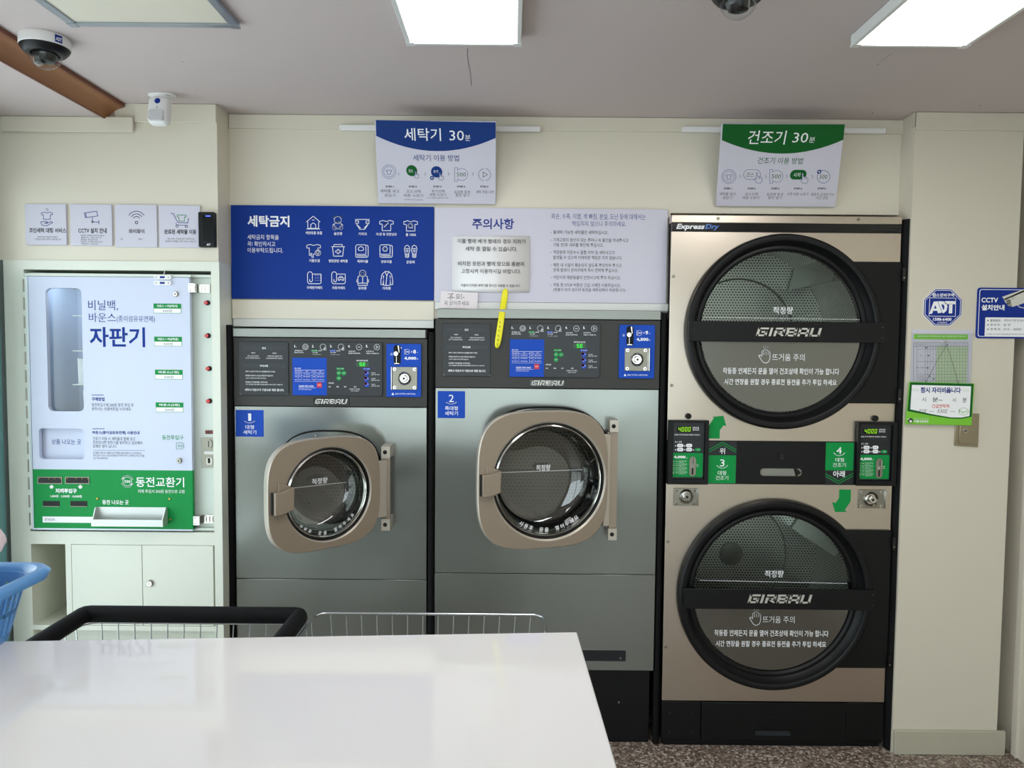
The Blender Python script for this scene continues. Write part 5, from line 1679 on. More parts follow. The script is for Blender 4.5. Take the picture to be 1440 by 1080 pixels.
w1 = washer(1, dict(x=(330.5, 600), ys=(462.5, 475.5, 572, 814.5, 905), trim_x=(328, 599), label='smaller grey washing machine on the left, number one sticker, door standing wide ajar',
                    door=dict(hinge=(545, 675), th=42, ca=-.224, cb=-.0215, r=.151, out=(375.7, 535, 613.5, 779), tx=480, bx=425, fl=(.188, .182, .0, .0),
                              txt=(438.5, 672, 460.5, 680.5), dots=((410, 686.5), (488, 678)), arc=(228, 318), handle=(382.5, 408.5, 678.5, 731), hcol=((537, 549), 627, 745)),
                    stk=(331.5, 576.5, 370.8, 614), num='1', name=('대형', '세탁기', 12), badge=(440.7, 559.5, 491, 569.5), notice=(336.5, 480.5, 406, 556), d=(0, 0), price='4,000', coin=(543.8, 483.5, 592.5, 558), coins='8'))
w2 = washer(2, dict(x=(612, 924.5), ys=(435.5, 449.5, 546.5, 807, 943), trim_x=(615, 929), label='larger grey washing machine in the middle, number two sticker, door nearly closed',
                    door=dict(hinge=(858, 675), th=16, ca=-.2235, cb=.005, r=.198, out=(671.7, 855, 578, 772.6), tx=765, bx=750, fl=(.232, .240, .0, .0),
                              txt=(754, 653.5, 774, 662), dots=((704, 664.5), (820, 660.5)), arc=(238, 308), handle=(676.5, 701.5, 654.5, 705), hcol=((856, 868), 590.5, 758.5)),
                    stk=(615.5, 550, 654, 588), num='2', name=('특대형', '세탁기', 18), badge=(744.8, 533.5, 795.3, 543.5), notice=(622.5, 455, 689.5, 529), d=(305.5, -26), price='4,500', coin=(870.3, 457, 920, 532), coins='9'))
# recessed grip plate low on washer two
q = F_W.rect(800, 914, 880, 929.5)
MB(F_W).m(M['panel']).prism(rr(*q, .005), -.003, .001).m(M['trim']).ring(rr(q[0] - .0015, q[1] + .0015, q[2] - .0015, q[3] + .0015, .006), rr(*q, .005), 0, .0016).m(M['satin']).box(q[1] - .022, q[1] - .016, q[2] + .008, q[2] + .015, .001, .002).build('service_plate', w2[0])
a_, c_ = F_W.px(871, 990)
MB(F_W).m(M['satin']).disc(a_, c_, .004, -.016, -.012, 12).build('screw', w2[0])

# black foam strips filling the gaps
def foam(a_, ztop, r, label, yy, bow=.0015):
    fr_ = front(yy)
    path = [(a_, ztop, 0), (a_, ztop - .01, 0)]
    for i in range(1, 9):
        z_ = ztop - .01 - (ztop - .012) * i / 8
        path.append((a_ + bow * math.sin(i * 1.7), max(z_, .002), 0))
    o = MB(fr_).m(M['rubber']).tube(path, r, 12).build('foam_strip', smooth=60)
    tag(o, label, 'gap filler', 'black foam strips between the machines')
    return o


foam(F_W.px(323.5, 645)[0], F_W.px(321, 457)[1], .0135, 'black foam strip in the gap left of the smaller washer', Y_WASH + .002, .0008)
foam(F_W.px(606.3, 645)[0], F_W.px(606, 467)[1], .0125, 'black foam strip in the gap between the two washers', Y_WASH + .006, .0006)
foam(F_W.px(930.5, 645)[0], F_W.px(934, 440)[1], .0125, 'black foam strip between the larger washer and the dryers', Y_WASH + .012, .0006)
foam(F_D.px(1256, 645)[0] + .0245, F_D.px(1277, 309)[1], .022, 'black foam strip along the right side of the dryers', Y_DRY, .0018)

# ------------------------------------------------------------------ stacked dryers
fr = F_D
a0, a1 = fr.px(937.5, 645)[0], fr.px(1256, 645)[0]
zt = fr.px(1100, 303.5)[1]
zs = fr.px(1100, 986.5)[1]
zb0, zb1 = fr.px(1097, 681)[1], fr.px(1097, 620.5)[1]
dry = thing('stacked_dryer', 'tall double-stack stainless steel tumble dryer with two round black doors', 'dryer', ((a0 + a1) / 2, Y_DRY + .35, 0))
b = MB(fr).m(M['black'])
b.box(a0 + .003, a0 + .009, .02, zt - .002, -.78, -.004).box(a1 - .009, a1 - .003, .02, zt - .002, -.78, -.004).box(a0 + .003, a1 - .003, .02, zt - .002, -.79, -.78)
b.box(a0 + .003, a1 - .003, zt - .008, zt - .002, -.78, -.004).box(a0 + .003, a1 - .003, zb0 + .01, zb0 + .016, -.78, -.01).box(a0 + .003, a1 - .003, .02, .03, -.78, -.01)
b.build('casing', dry, bevel=.001)
zt1, zt2 = fr.px(1100, 314.5)[1], fr.px(1100, 326.5)[1]
MB(fr).m(M['inox']).box(a0, a1, zt1, zt, -.06, .004).build('top_strip', dry, bevel=.002)
o = MB(fr).m(M['blackg']).box(a0 + .002, a1 - .001, zt2, zt1 - .0005, -.01, .003).build('name_strip', dry, bevel=.0008)
ik = Ink(fr, .003).m(M['inkw']).text('Express', 951, 314.8, 991, 324.3, .035, .25)
ik.m(mat('sky_blue_ink', rgb(70, 120, 200), .4, noise=0)).text('Dry', 991.5, 315, 1011.5, 324.3, .03, .25)
ik.m(M['inkg']).text('건조중이라도 문이 열리면 작동이 일시정지 됩니다', 1225, 318.2, 1271, 320).text('문을 닫고 시작 버튼을 다시 눌러주십시오', 1225, 322, 1271, 323.8)
ik.build('lettering', o)


def dryer_unit(up):
    if up:
        zlo, zhi = zb1, zt2 - .0005
        out, gl = ((1103.5, 467), 138.3), ((1099.5, 467), 113.2)
        bar = (968, 1244, 452.5, 481)
        brk = (1192, 1264.5, 368, 567.5)
    else:
        zlo, zhi = zs, zb0
        out, gl = ((1091.3, 839.3), 136.8), ((1087, 836), 111.3)
        bar = (961, 1230.5, 828, 856.5)
        brk = (1180, 1250.5, 745.5, 939.5)
    c0 = fr.px(*out[0], .035)
    g0 = fr.px(*gl[0], .004)
    sc = fr.scale(*out[0])
    Ro = out[1] * sc * (1 - .035 / Y_DRY)
    Rg = gl[1] * sc
    cx_, cz_ = c0
    MB(fr).m(M['inox']).holed(a0, a1, zlo, zhi, cx_, cz_, Ro - .035, -.004, 0, 72).build('front_panel', dry, bevel=.001, smooth=30)
    # bracket plate behind the ring on the hinge side
    q = fr.rect(brk[0], brk[2], brk[1], brk[3], .008)
    MB(fr).m(M['black']).prism([(q[1] - .004, q[2]), (q[1], q[2] + .004), (q[1], q[3] - .004), (q[1] - .004, q[3])] + [(cx_ + (Ro - .012) * math.cos(t_), cz_ + (Ro - .012) * math.sin(t_)) for t_ in [math.asin((q[3] - cz_) / (Ro - .012)) + (math.asin((q[2] - cz_) / (Ro - .012)) - math.asin((q[3] - cz_) / (Ro - .012))) * k_ / 24 for k_ in range(25)]], .0005, .010).build('hinge_bracket', dry, bevel=.002)
    for zz in (q[2] + .030, q[3] - .045):
        MB(fr).m(M['blackg']).prism(rr(q[1] - .002, q[1] + .009, zz - .024, zz + .024, .003), .004, .022).m(M['satin']).disc(q[1] + .0035, zz - .012, .003, .022, .0225, 10).build('hinge', dry, bevel=.001)
    # the door: a stepped black ring
    prof = [(Ro - .012, .001), (Ro - .001, .004), (Ro, .018), (Ro - .003, .030), (Ro - .009, .035), (Ro - .020, .036), (Ro - .026, .033), (Ro - .030, .022), (Rg + .018, .008), (Rg + .012, .010), (Rg + .007, .009), (Rg + .001, .003), (Rg, -.004), (Rg + .01, -.006)]
    dr = MB(fr).m(M['black']).lathe_open(prof, cx_, cz_, 112)
    door = dr.build('door', dry, smooth=32)
    MB(fr).m(M['clear' if 0 else 'glassd']).lathe_open([(Rg + .004, -.003), (Rg * .6, -.003), (.001, -.003)], cx_, cz_, 96).build('door_glass', door)
    # lower half carries a smoked mirror film
    hb = fr.px(out[0][0], bar[3])[1] + .006
    n = 72
    th0 = math.asin(max(-1, min(1, (hb - cz_) / (Rg - .003))))
    lp = [(cx_ + (Rg - .003) * math.cos(PI - th0 + (PI + 2 * th0) * i / n), cz_ + (Rg - .003) * math.sin(PI - th0 + (PI + 2 * th0) * i / n)) for i in range(n + 1)]
    MB(fr).m(M['smoke']).flat(lp, -.002).build('mirror_film', door)
    # bar
    q = fr.rect(bar[0], bar[2], bar[1], bar[3], .040)
    bo = MB(fr).m(M['black']).box(q[0], q[1], q[2], q[3], .034, .046).build('door_bar', door, bevel=.002)
    for xx in (q[0] + .012, q[1] - .012):
        for zz in (q[2] + .018, q[3] - .018):
            MB(fr).m(M['blackg']).disc(xx, zz, .004, .046, .048, 12).build('screw', bo, bevel=.001)
    lm = MB(fr).m(M['logo'])
    lx0, ly0, lx1, ly1 = (1063, 461, 1155, 473) if up else (1051.5, 836, 1141.5, 848)
    letters_girbau(lm, fr, lx0, ly0, lx1, ly1, .046, c1=.0495)
    lm.build('logo_letters', bo, smooth=0)
    ik = Ink(fr, -.0015, 0, 0).m(M['inkw'])
    if up:
        ik.text('적정량', 1087, 431.5, 1115, 441.5, .01)
        l0, l1 = (990, 446.2), (1210, 449.5)
        T = lambda x, y: (x, y)
    else:
        ik.text('적정량', 1075.5, 802, 1102, 812, .01)
        l0, l1 = (984, 816), (1192, 820.5)
        T = lambda x, y: (x - 13.5 + (x - 1099) * -.018, (y - 487) * .985 + 856)
    nd = 70
    for i in range(nd):
        x_ = l0[0] + (l1[0] - l0[0]) * i / nd
        y_ = l0[1] + (l1[1] - l0[1]) * i / nd
        ik.line([(x_, y_), (x_ + 1.8, y_ + .02)], 1.0)
    # raised hand, steam and the warning lines
    hx, hy = (1075, 499)
    hp = [(1067, 500), (1069, 498.8), (1071.5, 501.5), (1071.5, 494), (1072.8, 492.8), (1074, 494), (1074.3, 492), (1075.6, 490.8), (1077, 492), (1077.2, 492.6), (1078.8, 491.8), (1080, 493.4), (1080.2, 494.8), (1081.6, 494.2), (1082.8, 496), (1082.8, 504), (1081, 508.5), (1077, 510.8), (1073, 509.5), (1070, 505.5)]
    ik.line([T(*p) for p in hp], .9, True)
    for x_ in (1074.1, 1077.2, 1080.3):
        ik.line([T(x_, 494), T(x_, 499)], .6)
    for x_ in (1074, 1077, 1080):
        ik.line([T(x_, 489.5), T(x_ - .8, 488.4), T(x_ + .4, 487.4), T(x_ - .4, 486.4)], .5)
    def tt(s_, x0, y0, x1, y1, bd=0):
        p0, p1 = T(x0, y0), T(x1, y1)
        ik.text(s_, p0[0], p0[1], p1[0], p1[1], bd)
    tt('뜨거움 주의', 1086, 497.5, 1131.5, 507.5, .0)
    tt('작동중 언제든지 문을 열어 건조상태 확인이 가능 합니다', 1016.5, 517.5, 1180, 526.5, .012)
    tt('시간 연장을 원할 경우 종료전 동전을 추가 투입 하세요', 1018.5, 533, 1176.5, 541.5, .012)
    ik.build('lettering', door)
    # tumbler drum
    Rd = Ro + .012
    mb = MB(fr).m(M['drum']).lathe_open([(Rg + .002, -.035), (Rd, -.05), (Rd, -.50)], cx_, cz_, 72)
    mb.lathe_open([(Rd, -.50), (Rd * .66, -.502), (Rd * .64, -.512), (.05, -.514)], cx_, cz_, 72)
    do = mb.build('drum', dry, smooth=40)
    uvl = do.data.uv_layers.new(name='holes')
    for poly in do.data.polygons:
        cen = poly.center
        an0 = math.atan2(cen.z - cz_, cen.x - cx_)
        for li in poly.loop_indices:
            co = do.data.vertices[do.data.loops[li].vertex_index].co
            an = math.atan2(co.z - cz_, co.x - cx_)
            while an - an0 > PI:
                an -= 2 * PI
            while an - an0 < -PI:
                an += 2 * PI
            uvl.data[li].uv = (an * Rd, co.y) if abs(poly.normal.y) < .7 else (co.x, co.z)
    MB(fr).m(M['drums']).lathe_open([(.052, -.513), (.050, -.508), (.001, -.507)], cx_, cz_, 40).build('drum_hub', do)
    MB(fr).m(M['black']).lathe_open([(Ro - .033, -.005), (Ro - .02, -.03), (Rg + .004, -.034)], cx_, cz_, 72).build('drum_collar', dry)
    for i in range(3):
        an = 2 * PI * i / 3 + (.75 if up else .45)
        c_, s_ = math.cos(an), math.sin(an)
        pts = []
        for (rr_, tt_) in ((Rd, -.055), (Rd - .055, -.018), (Rd - .085, 0), (Rd - .055, .018), (Rd, .055)):
            pts.append((rr_, tt_))
        lo = []
        for cc in (-.06, -.49):
            lo.append([(cx_ + c_ * r_ - s_ * w_, cz_ + s_ * r_ + c_ * w_, cc) for r_, w_ in pts])
        MB(fr).m(M['drums']).loft(lo, True, True, True).build('drum_lifter', do, smooth=25)
    return cx_, cz_


dryer_unit(True)
dryer_unit(False)
# middle band with stickers, the two control housings
MB(fr).m(M['black']).box(a0, a1, zb0 + .0005, zb1 - .0005, -.01, .004).build('middle_band', dry, bevel=.0015)
a_, c_ = fr.px(1098, 641.5)
MB(fr).m(M['blackg']).disc(a_, c_, .011, .004, .010, 24).m(M['hole']).disc(a_, c_, .005, .010, .0103, 12).build('lock', dry, bevel=.001)
q = fr.rect(1068.5, 658.5, 1126.5, 669)
MB(fr).m(M['satin']).prism(rr(*q, .012), .004, .0055).m(M['trim']).prism(rr(q[0] + .006, q[1] - .004, q[2] + .004, q[3] - .003, .009), .0055, .0068).m(M['black']).prism([(q[1] - .030, q[3]), (q[1] - .018, q[3]), (q[1] - .002, (q[2] + q[3]) / 2), (q[1] - .018, q[2]), (q[1] - .022, q[2])], .0068, .0078).build('grip', dry)


def chevrons(ik, xm, x0, x1, ytop, h_, down=False):
    for d_ in (0, 3.6):
        s_ = -1 if down else 1
        ik.line([(x0, ytop + s_ * (h_ + d_)), (xm, ytop + s_ * d_), (x1, ytop + s_ * (h_ + d_))], 1.1)


q = fr.rect(995.5, 620.8, 1035, 680.2)
so_ = MB(fr).m(M['panel']).box(*q, .004, .005).build('number_sticker', dry)
ik = Ink(fr, .005).m(M['green']).rect(996, 640.3, 1034.6, 679.5)
chevrons(ik, 1016, 997, 1035, 621.8, 10.5)
ik.lay(2).m(M['inkw']).text('위', 1012, 630, 1019.5, 638.5, .01).text('3', 1012.5, 646, 1019, 656, .006).arc(1015.7, 649, 9.3, 215, 325, .9, 12)
ik.text('대형', 1009.5, 662, 1021, 668, .006).text('건조기', 1006.5, 669, 1024, 675, .0)
ik.build('print', so_)
q = fr.rect(1160.3, 621.5, 1200.7, 681.8)
so_ = MB(fr).m(M['panel']).box(*q, .004, .005).build('number_sticker', dry)
ik = Ink(fr, .005).m(M['green']).rect(1161, 622.3, 1200.4, 661.5)
chevrons(ik, 1179, 1160.6, 1199.5, 680, 10.5, True)
ik.lay(2).m(M['inkw']).text('아래', 1171.5, 662, 1188, 671, .02).text('4', 1176.3, 628.5, 1183.5, 638.5, .004).arc(1180.2, 631.5, 9.3, 215, 325, .9, 12)
ik.text('대형', 1174.8, 643.8, 1186.8, 649.5, .006).text('건조기', 1171, 651, 1189.5, 656.8, .0)
ik.build('print', so_)
for rect_, inset, dx, dy in (((938, 590.5, 994.5, 680), (945, 593.8, 989.5, 673), 0, 0), ((1202, 592.7, 1257.5, 682), (1206.5, 596.5, 1251.5, 675.3), 262, 2.7)):
    q = fr.rect(*rect_)
    q2 = fr.rect(*inset)
    ho = MB(fr).m(M['black']).ring([(q[0], q[2]), (q[1], q[2]), (q[1], q[3]), (q[0], q[3])], [(q2[0], q2[2]), (q2[1], q2[2]), (q2[1], q2[3]), (q2[0], q2[3])], .004, .020)
    ho.m(M['panel']).box(q2[0], q2[1], q2[2], q2[3], .004, .008)
    ho = ho.build('control_housing', dry, bevel=.0012)
    ik = Ink(fr, .008, dx, dy)
    ik.m(M['green']).rect(944.8, 637, 988.3, 670.8, 2)
    ik.m(M['inkw'])
    ik.text('건조요금', 974, 600.3, 983, 602.6, .02).text('잔여시간', 974, 603.3, 983, 605.6, .02)
    ik.text('동전을 추가로 투입하시면 시간연장이 가능합니다', 948.5, 610.4, 984.5, 612.5, .01)
    ik.m(M['inkg']).line([(947, 615.3), (985.5, 615.6)], .3)
    ik.m(M['inkw']).text('코스 선택', 949, 620.2, 958.5, 622.6, .01)
    for (bx0, by0, bx1, by1) in ((952, 624, 961, 629), (964.7, 624, 973.4, 629), (952, 629.7, 961, 634.7), (964.7, 629.7, 973.4, 634.7)):
        ik.lay(1).rect(bx0, by0, bx1, by1, 2.4)
    ik.m(M['green']).rect(977, 630, 985.8, 634.8, 2.3)
    ik.lay(2).m(M['ink']).text('고온', 954, 625.7, 959, 627.4).text('저온', 966.5, 625.7, 971.5, 627.4).text('중온', 954, 631.4, 959, 633).text('울건조', 966, 631.4, 972.2, 633)
    ik.m(M['inkw']).text('시작', 979.5, 631.6, 983.5, 633.4)
    for i, (x_, y_) in enumerate(((950, 627), (962.7, 627), (950, 632.5), (962.7, 632.5), (975.2, 632.7))):
        ik.rect(x_ - .7, y_ - .8, x_ + .7, y_ + .8)
    ik.text('4,000', 947.3, 640.7, 964, 645.2, .045).text('원', 964.8, 643, 966.3, 644.8)
    for i, y_ in enumerate((648.9, 654.3, 659.6, 664.9)):
        ik.text(('고온', '중온', '저온', '울')[i], 946, y_ - .8, 948.3, y_ + .6, .01).text(('30분', '30분', '30분', '30분')[i], 950, y_ - .8, 953, y_ + .6)
        ik.text(('면 타월 등 건조가 잘 안되는', '일반적인 의류를 건조할 때', '열에 약한 섬유를 건조할 때', '울 니트류를 건조할 경우에')[i], 954.2, y_ - 1.3, 966, y_ + .1)
        ik.text(('세탁물 건조시', '사용하는 코스', '사용하는 코스', '사용하는 코스')[i], 954.2, y_ + .6, 961.5 + i, y_ + 1.9)
        if i:
            ik.line([(946, y_ - 2.5), (966, y_ - 2.5)], .2)
    ik.text('반환', 979.3, 652.5, 982.3, 654.2).text('레버', 979.3, 655, 982.3, 656.7)
    ik.m(M['hole']).rect(952, 599.8, 972.2, 607.5)
    ik.lay(3).m(M['segy'])
    for i, d_ in enumerate('4000'):
        x_ = 954.3 + i * 4.6
        if d_ == '4':
            ik.line([(x_ + .3, 601), (x_, 603.7), (x_ + 2.6, 603.7)], .5).line([(x_ + 2.9, 601), (x_ + 2.3, 606.4)], .5)
        else:
            ik.line([(x_ + .4, 601), (x_ + 2.9, 601), (x_ + 2.3, 606.4), (x_ - .2, 606.4)], .5, True)
    ik.build('print', ho)
    cxx, cyy = 973.2 + dx, 656 + dy
    q = fr.rect(969 + dx, 642 + dy, 978.3 + dx, 669.5 + dy, .008)
    mb = MB(fr).m(M['satin']).prism(rr(*q, .0115), .008, .012).m(M['chrome'])
    mx, mz = (q[0] + q[1]) / 2, (q[2] + q[3]) / 2
    mb.disc(mx - .004, mz + .002, .005, .012, .017, 16).box(mx + .004, mx + .0065, mz + .004, q[3] - .006, .012, .017)
    mb.m(M['hole']).box(mx - .003, mx + .003, q[2] + .006, mz - .006, .012, .0124).box(mx + .001, mx + .003, mz + .010, q[3] - .006, .012, .0123)
    mb.build('coin_chute', ho, bevel=.0008)
for kx, ky in ((967.5, 585), (1229.7, 588)):
    a_, c_ = fr.px(kx, ky)
    MB(fr).m(M['black']).disc(a_, c_, .0105, 0, .010, 24).m(M['hole']).disc(a_, c_, .006, .010, .0105, 16).build('knob', dry, bevel=.0015)
lock_plate(fr, dry, 947, 686.3, 982, 711, 964.5, 697.5, 10.5, 0, 1)
lock_plate(fr, dry, 1206.5, 688.5, 1245, 714.5, 1224, 701.5, 10.5, 0, 1)
# green arrows
for pts in ([(996.3, 616.7), (996.3, 599.3), (1004, 587.6), (1001.3, 586.3), (1017.2, 584.6), (1021.5, 599.1), (1017.6, 598.3), (1012.3, 605), (1012.1, 616.7)],
            [(1180.3, 688.3), (1196.8, 688.6), (1196.3, 705), (1188.2, 716.8), (1190.7, 719.9), (1174.3, 720), (1170.1, 705.7), (1175, 707.5), (1179.9, 700.1)]):
    ik = Ink(fr, .0005).m(M['green']).poly(pts)
    ik.build('arrow_sticker', dry)
for kx, ky in ((946, 388.5), (943.3, 542), (938, 761.5), (935, 909.5)):
    a_, c_ = fr.px(kx, ky)
    MB(fr).m(M['satin']).disc(a_ + .003, c_, .0058, 0, .003, 16).build('bolt', dry, bevel=.0012)
for kx, ky in ((1009.5, 307.5), (1206, 309)):
    a_, c_ = fr.px(kx, ky)
    MB(fr).m(M['satin']).disc(a_, c_, .006, .004, .007, 16).m(M['hole']).disc(a_, c_, .002, .007, .0073, 8).build('bolt', dry, bevel=.0012)
# base drawers
q = fr.rect(930, 988, 1245, 1043)
xs = [a0, fr.px(985.5, 1015)[0], fr.px(1189, 1015)[0], a1]
for i in range(3):
    o = MB(fr).m(M['black']).box(xs[i] + .001, xs[i + 1] - .001, .030, zs - .003, -.02, (.002, .006, .002)[i]).build('base_panel', dry, bevel=.0015)
    if i != 1:
        for xx in (xs[i] + .030, xs[i + 1] - .030):
            for zz in (.055, zs - .045):
                MB(fr).m(M['blackg']).disc(xx, zz, .005, .002, .0035, 12).build('screw', o, bevel=.0006)
    else:
        q = fr.rect(1060.5, 1025.5, 1116, 1035.5, .006)
        MB(fr).m(M['blackg']).prism([(q[0], q[2]), (q[1], q[2]), (q[1] - .010, q[3]), (q[0], q[3])], .006, .0075).m(M['panel2']).prism([(q[0] + .004, q[2] + .004), (q[1] - .010, q[2] + .004), (q[1] - .018, q[3] - .006), (q[0] + .004, q[3] - .006)], .0075, .0085).build('grip', o)
        a_, c_ = fr.px(1088, 1009)
        MB(fr).m(M['blackg']).disc(a_, c_, .008, .006, .009, 20).build('lock', o, bevel=.001)
MB(fr).m(M['black']).box(a0 + .01, a1 - .01, 0, .028, -.70, -.012).build('base', dry)

# ------------------------------------------------------------------ things on the right-hand wall
cor = F_P.px(1326, 430)
q = F_P.rect(1298.2, 406.2, 1352.2, 458.4)
ccx, ccz = (q[0] + q[1]) / 2, (q[2] + q[3]) / 2
Rh, Rv = (q[1] - q[0]) / 2, (q[3] - q[2]) / 2
t = thing('alarm_sign', 'blue octagonal security sign with white letters and phone number', 'sign', (ccx, Y_PIL, q[2]))
def octagon(k):
    c_ = 1 / math.cos(PI / 8)
    return [(ccx + Rh * k * c_ * math.cos(PI / 8 + PI / 4 * i), ccz + Rv * k * c_ * math.sin(PI / 8 + PI / 4 * i)) for i in range(8)]
MB(F_P).m(M['inkw']).prism(octagon(1), 0, .002).m(M['ablue']).prism(octagon(.975), .002, .0024).m(M['inkw']).ring(octagon(.925), octagon(.90), .0024, .0026).build('board', t)
ik = Ink(F_P, .0026).m(M['inkw'])
ik.text('캡스경비구역', 1311, 412.5, 1341.5, 417.5, .03)
ik.line([(1307.5, 418.8), (1344, 419.3), (1343.3, 445), (1306.3, 444.5)], .7, True)
ik.poly([(1306.5, 441.5), (1313, 424), (1318.5, 423.8), (1324.5, 439.5), (1319, 440.5), (1317.8, 437), (1312, 437), (1310.8, 441)])
ik.lay(2).m(M['ablue']).poly([(1313.2, 434), (1317, 434), (1315.2, 429)])
ik.lay(1).m(M['inkw']).poly([(1319, 423.6), (1327, 423.8), (1331, 426), (1332.3, 431), (1331, 437), (1327, 440.3), (1325.5, 440.3)])
ik.lay(2).m(M['ablue']).poly([(1323.5, 428), (1326.5, 428.3), (1328, 431), (1327.5, 435), (1326.5, 436)])
ik.lay(1).m(M['inkw']).rect(1329, 423.4, 1344, 427.8).rect(1334.3, 427, 1339.2, 440.7)
ik.text('1588-6400', 1312, 446.8, 1338, 451.2, .03).text('고객센터', 1318, 452.6, 1331.5, 454.8, .01)
ik.build('print', t)
q = F_P.rect(1372.8, 404.8, 1463, 476)
t = thing('camera_notice_sign', 'blue rectangular surveillance notice with a printed camera, cut by the right edge', 'sign', ((q[0] + q[1]) / 2, Y_PIL, q[2]))
# the sign bends no further than the corner, so it keeps to the flat of the wall
q = (q[0], min(q[1], 1.822), q[2], q[3])
MB(F_P).m(M['ablue']).prism(rr(*q, .010), 0, .004).m(M['inkw']).ring(rr(q[0] + .006, q[1] - .006, q[2] + .006, q[3] - .006, .008), rr(q[0] + .0078, q[1] - .0078, q[2] + .0078, q[3] - .0078, .007), .004, .0044).build('board', t)
ik = Ink(F_P, .0044).m(M['inkw'])
ik.text('CCTV', 1380, 418.5, 1403.5, 425.5, .03).text('설치안내', 1380, 428.5, 1412.5, 436.5, .04)
ik.rect(1385, 446.5, 1447, 473, 1)
ik.m(M['curve']).poly([(1411.5, 420.5), (1440, 408), (1447, 424), (1424, 431.5), (1414, 426)]).m(M['curve']).poly([(1409, 417.5), (1440, 406.5), (1441, 410), (1413, 422)])
ik.lay(2).m(M['curved']).poly([(1413.5, 421.5), (1420.5, 421), (1423.5, 431.5), (1417, 430)])
ik.lay(3).m(M['curve']).arc(1417.8, 425, 2, 0, 360, 1.1).m(M['curved']).arc(1424.5, 418.3, 2, 0, 360, .6, 12, 1.3)
ik.lay(1).m(M['curve']).line([(1431, 429), (1434, 432), (1440, 433)], 1.2)
ik.lay(2).m(M['ink'])
for y_, s_, x1 in ((450.8, '촬영범위 :', 1408.5), (456.8, '관 리 자 :', 1407.5), (463, '연 락 처 :', 1408.5)):
    ik.rect(1388.3, y_ - .8, 1390, y_ + .8).text(s_, 1392.5, y_ - 1.8, x1, y_ + 1.8, .01)
ik.text('매장내부 전면 및 실내', 1411.5, 449, 1439.5, 452.4, -.002, .2)
ik.text('점 주', 1411, 455.2, 1421, 458.7, 0, .2).text('010 - 0000', 1411, 461.6, 1436, 464.4, 0, .2)
ik.text('본 시설은 도난 방지 및 화재 예방을 위해 설치되어 있습니다', 1387, 469, 1445, 471)
ik.build('print', t)

# schedule sheet in a clear sleeve
F_S = front(Y_PIL - .0005)
q = F_S.rect(1280.5, 463.7, 1365, 575)
t = thing('schedule_sheet', 'paper schedule with green header and grid in a clear sleeve behind the hanging notice', 'paper', ((q[0] + q[1]) / 2, Y_PIL, q[2]))
MB(F_S).m(M['board']).box(*q, 0, .0015).build('sheet', t)
MB(F_S).m(M['clearp']).box(q[0] - .003, q[1] + .003, q[2] - .002, q[3] - .012, .003, .0034).build('sleeve', t)
ik = Ink(F_S, .0015)
ik.m(M['lime']).rect(1285, 470, 1361, 477.3, 1.2)
ik.lay(2).m(M['inkw']).text('산업안전보건법에 의거하여 설치된 시설의 자체점검 결과를 기록하는 표', 1290, 471.8, 1358, 474).lay(1)
ik.m(M['cellg']).rect(1316.5, 487, 1360, 538)
ik.lay(2).m(M['inkg'])
for x_, w_ in ((1284.5, .4), (1289.5, .3), (1301, .3), (1304.5, .25), (1308, .25), (1312, .25), (1316, .3), (1320, .25), (1324.2, .25), (1328.4, .25), (1332.6, .25), (1336.8, .25), (1341, .25), (1345.2, .25), (1349.4, .25), (1353.6, .25), (1357.5, .25), (1361, .4)):
    ik.line([(x_, 482 if x_ in (1284.5, 1289.5, 1301, 1361) else 485), (x_, 538)], w_)
for y_, x0, w_ in ((482, 1284.5, .5), (485, 1301, .2), (487.3, 1284.5, .4), (491, 1289.5, .3), (495, 1316, .2), (499.5, 1316, .2), (504, 1316, .2), (508.5, 1289.5, .3), (513, 1316, .2), (517.5, 1316, .2), (522, 1316, .2), (526.5, 1289.5, .3), (531, 1289.5, .3), (535.5, 1289.5, .3)):
    ik.line([(x0, y_), (1361, y_)], w_)
for s_, x_, y_ in (('구분', 1287, 484.8), ('점검항목', 1295, 484.8), ('작동', 1295, 500), ('세탁기 건조기', 1295, 517), ('누수상태', 1295, 529), ('이상유무', 1296, 533.3)):
    ik.text(s_, x_ - len(s_) * 1.0, y_ - .9, x_ + len(s_) * 1.0, y_ + .9)
for x_, y_ in ((1302.5, 489), (1305.5, 500), (1304.5, 517.3), (1307, 529), (1313, 533)):
    ik.rect(x_ - 1.2, y_ - .8, x_ + 1.2, y_ + .8)
ik.build('print', t)
# suction hook, strings and the hanging notice
F_G = front(Y_PIL - .012)
hkx, hkz = F_P.px(1326, 482.5)
t = thing('suction_hook', 'clear suction cup hook stuck over the schedule sheet', 'hook', (hkx, Y_PIL, hkz))
MB(F_P).m(M['clearp']).lathe_open([(.016, .004), (.013, .007), (.006, .011), (.005, .016), (.001, .017)], hkx, hkz, 28).m(M['wire']).tube([(hkx, hkz + .004, .012), (hkx, hkz + .002, .022), (hkx, hkz - .006, .024), (hkx, hkz - .008, .028), (hkx, hkz - .003, .030)], .0012, 8).build('cup', t)
q = F_G.rect(1275.5, 537.7, 1369.5, 597.5)
pl4 = [F_G.px(1278.5, 536.8), F_G.px(1370, 539.3), F_G.px(1366.2, 598.5), F_G.px(1272.8, 596.5)]
t = thing('absence_notice', 'green-bordered white notice hanging on two strings from the suction hook', 'sign', (q[0], Y_PIL - .012, q[2]))
def inset(P, k, dz0=0, dz1=0):
    cx_, cy_ = sum(p[0] for p in P) / 4, sum(p[1] for p in P) / 4
    return [(p[0] + (k if p[0] < cx_ else -k), p[1] + (k if p[1] < cy_ else -k)) for p in P]
MB(F_G).m(M['lime']).prism(pl4[::-1], -.002, .002).build('board', t, bevel=.0015)
ik = Ink(F_G, .002)
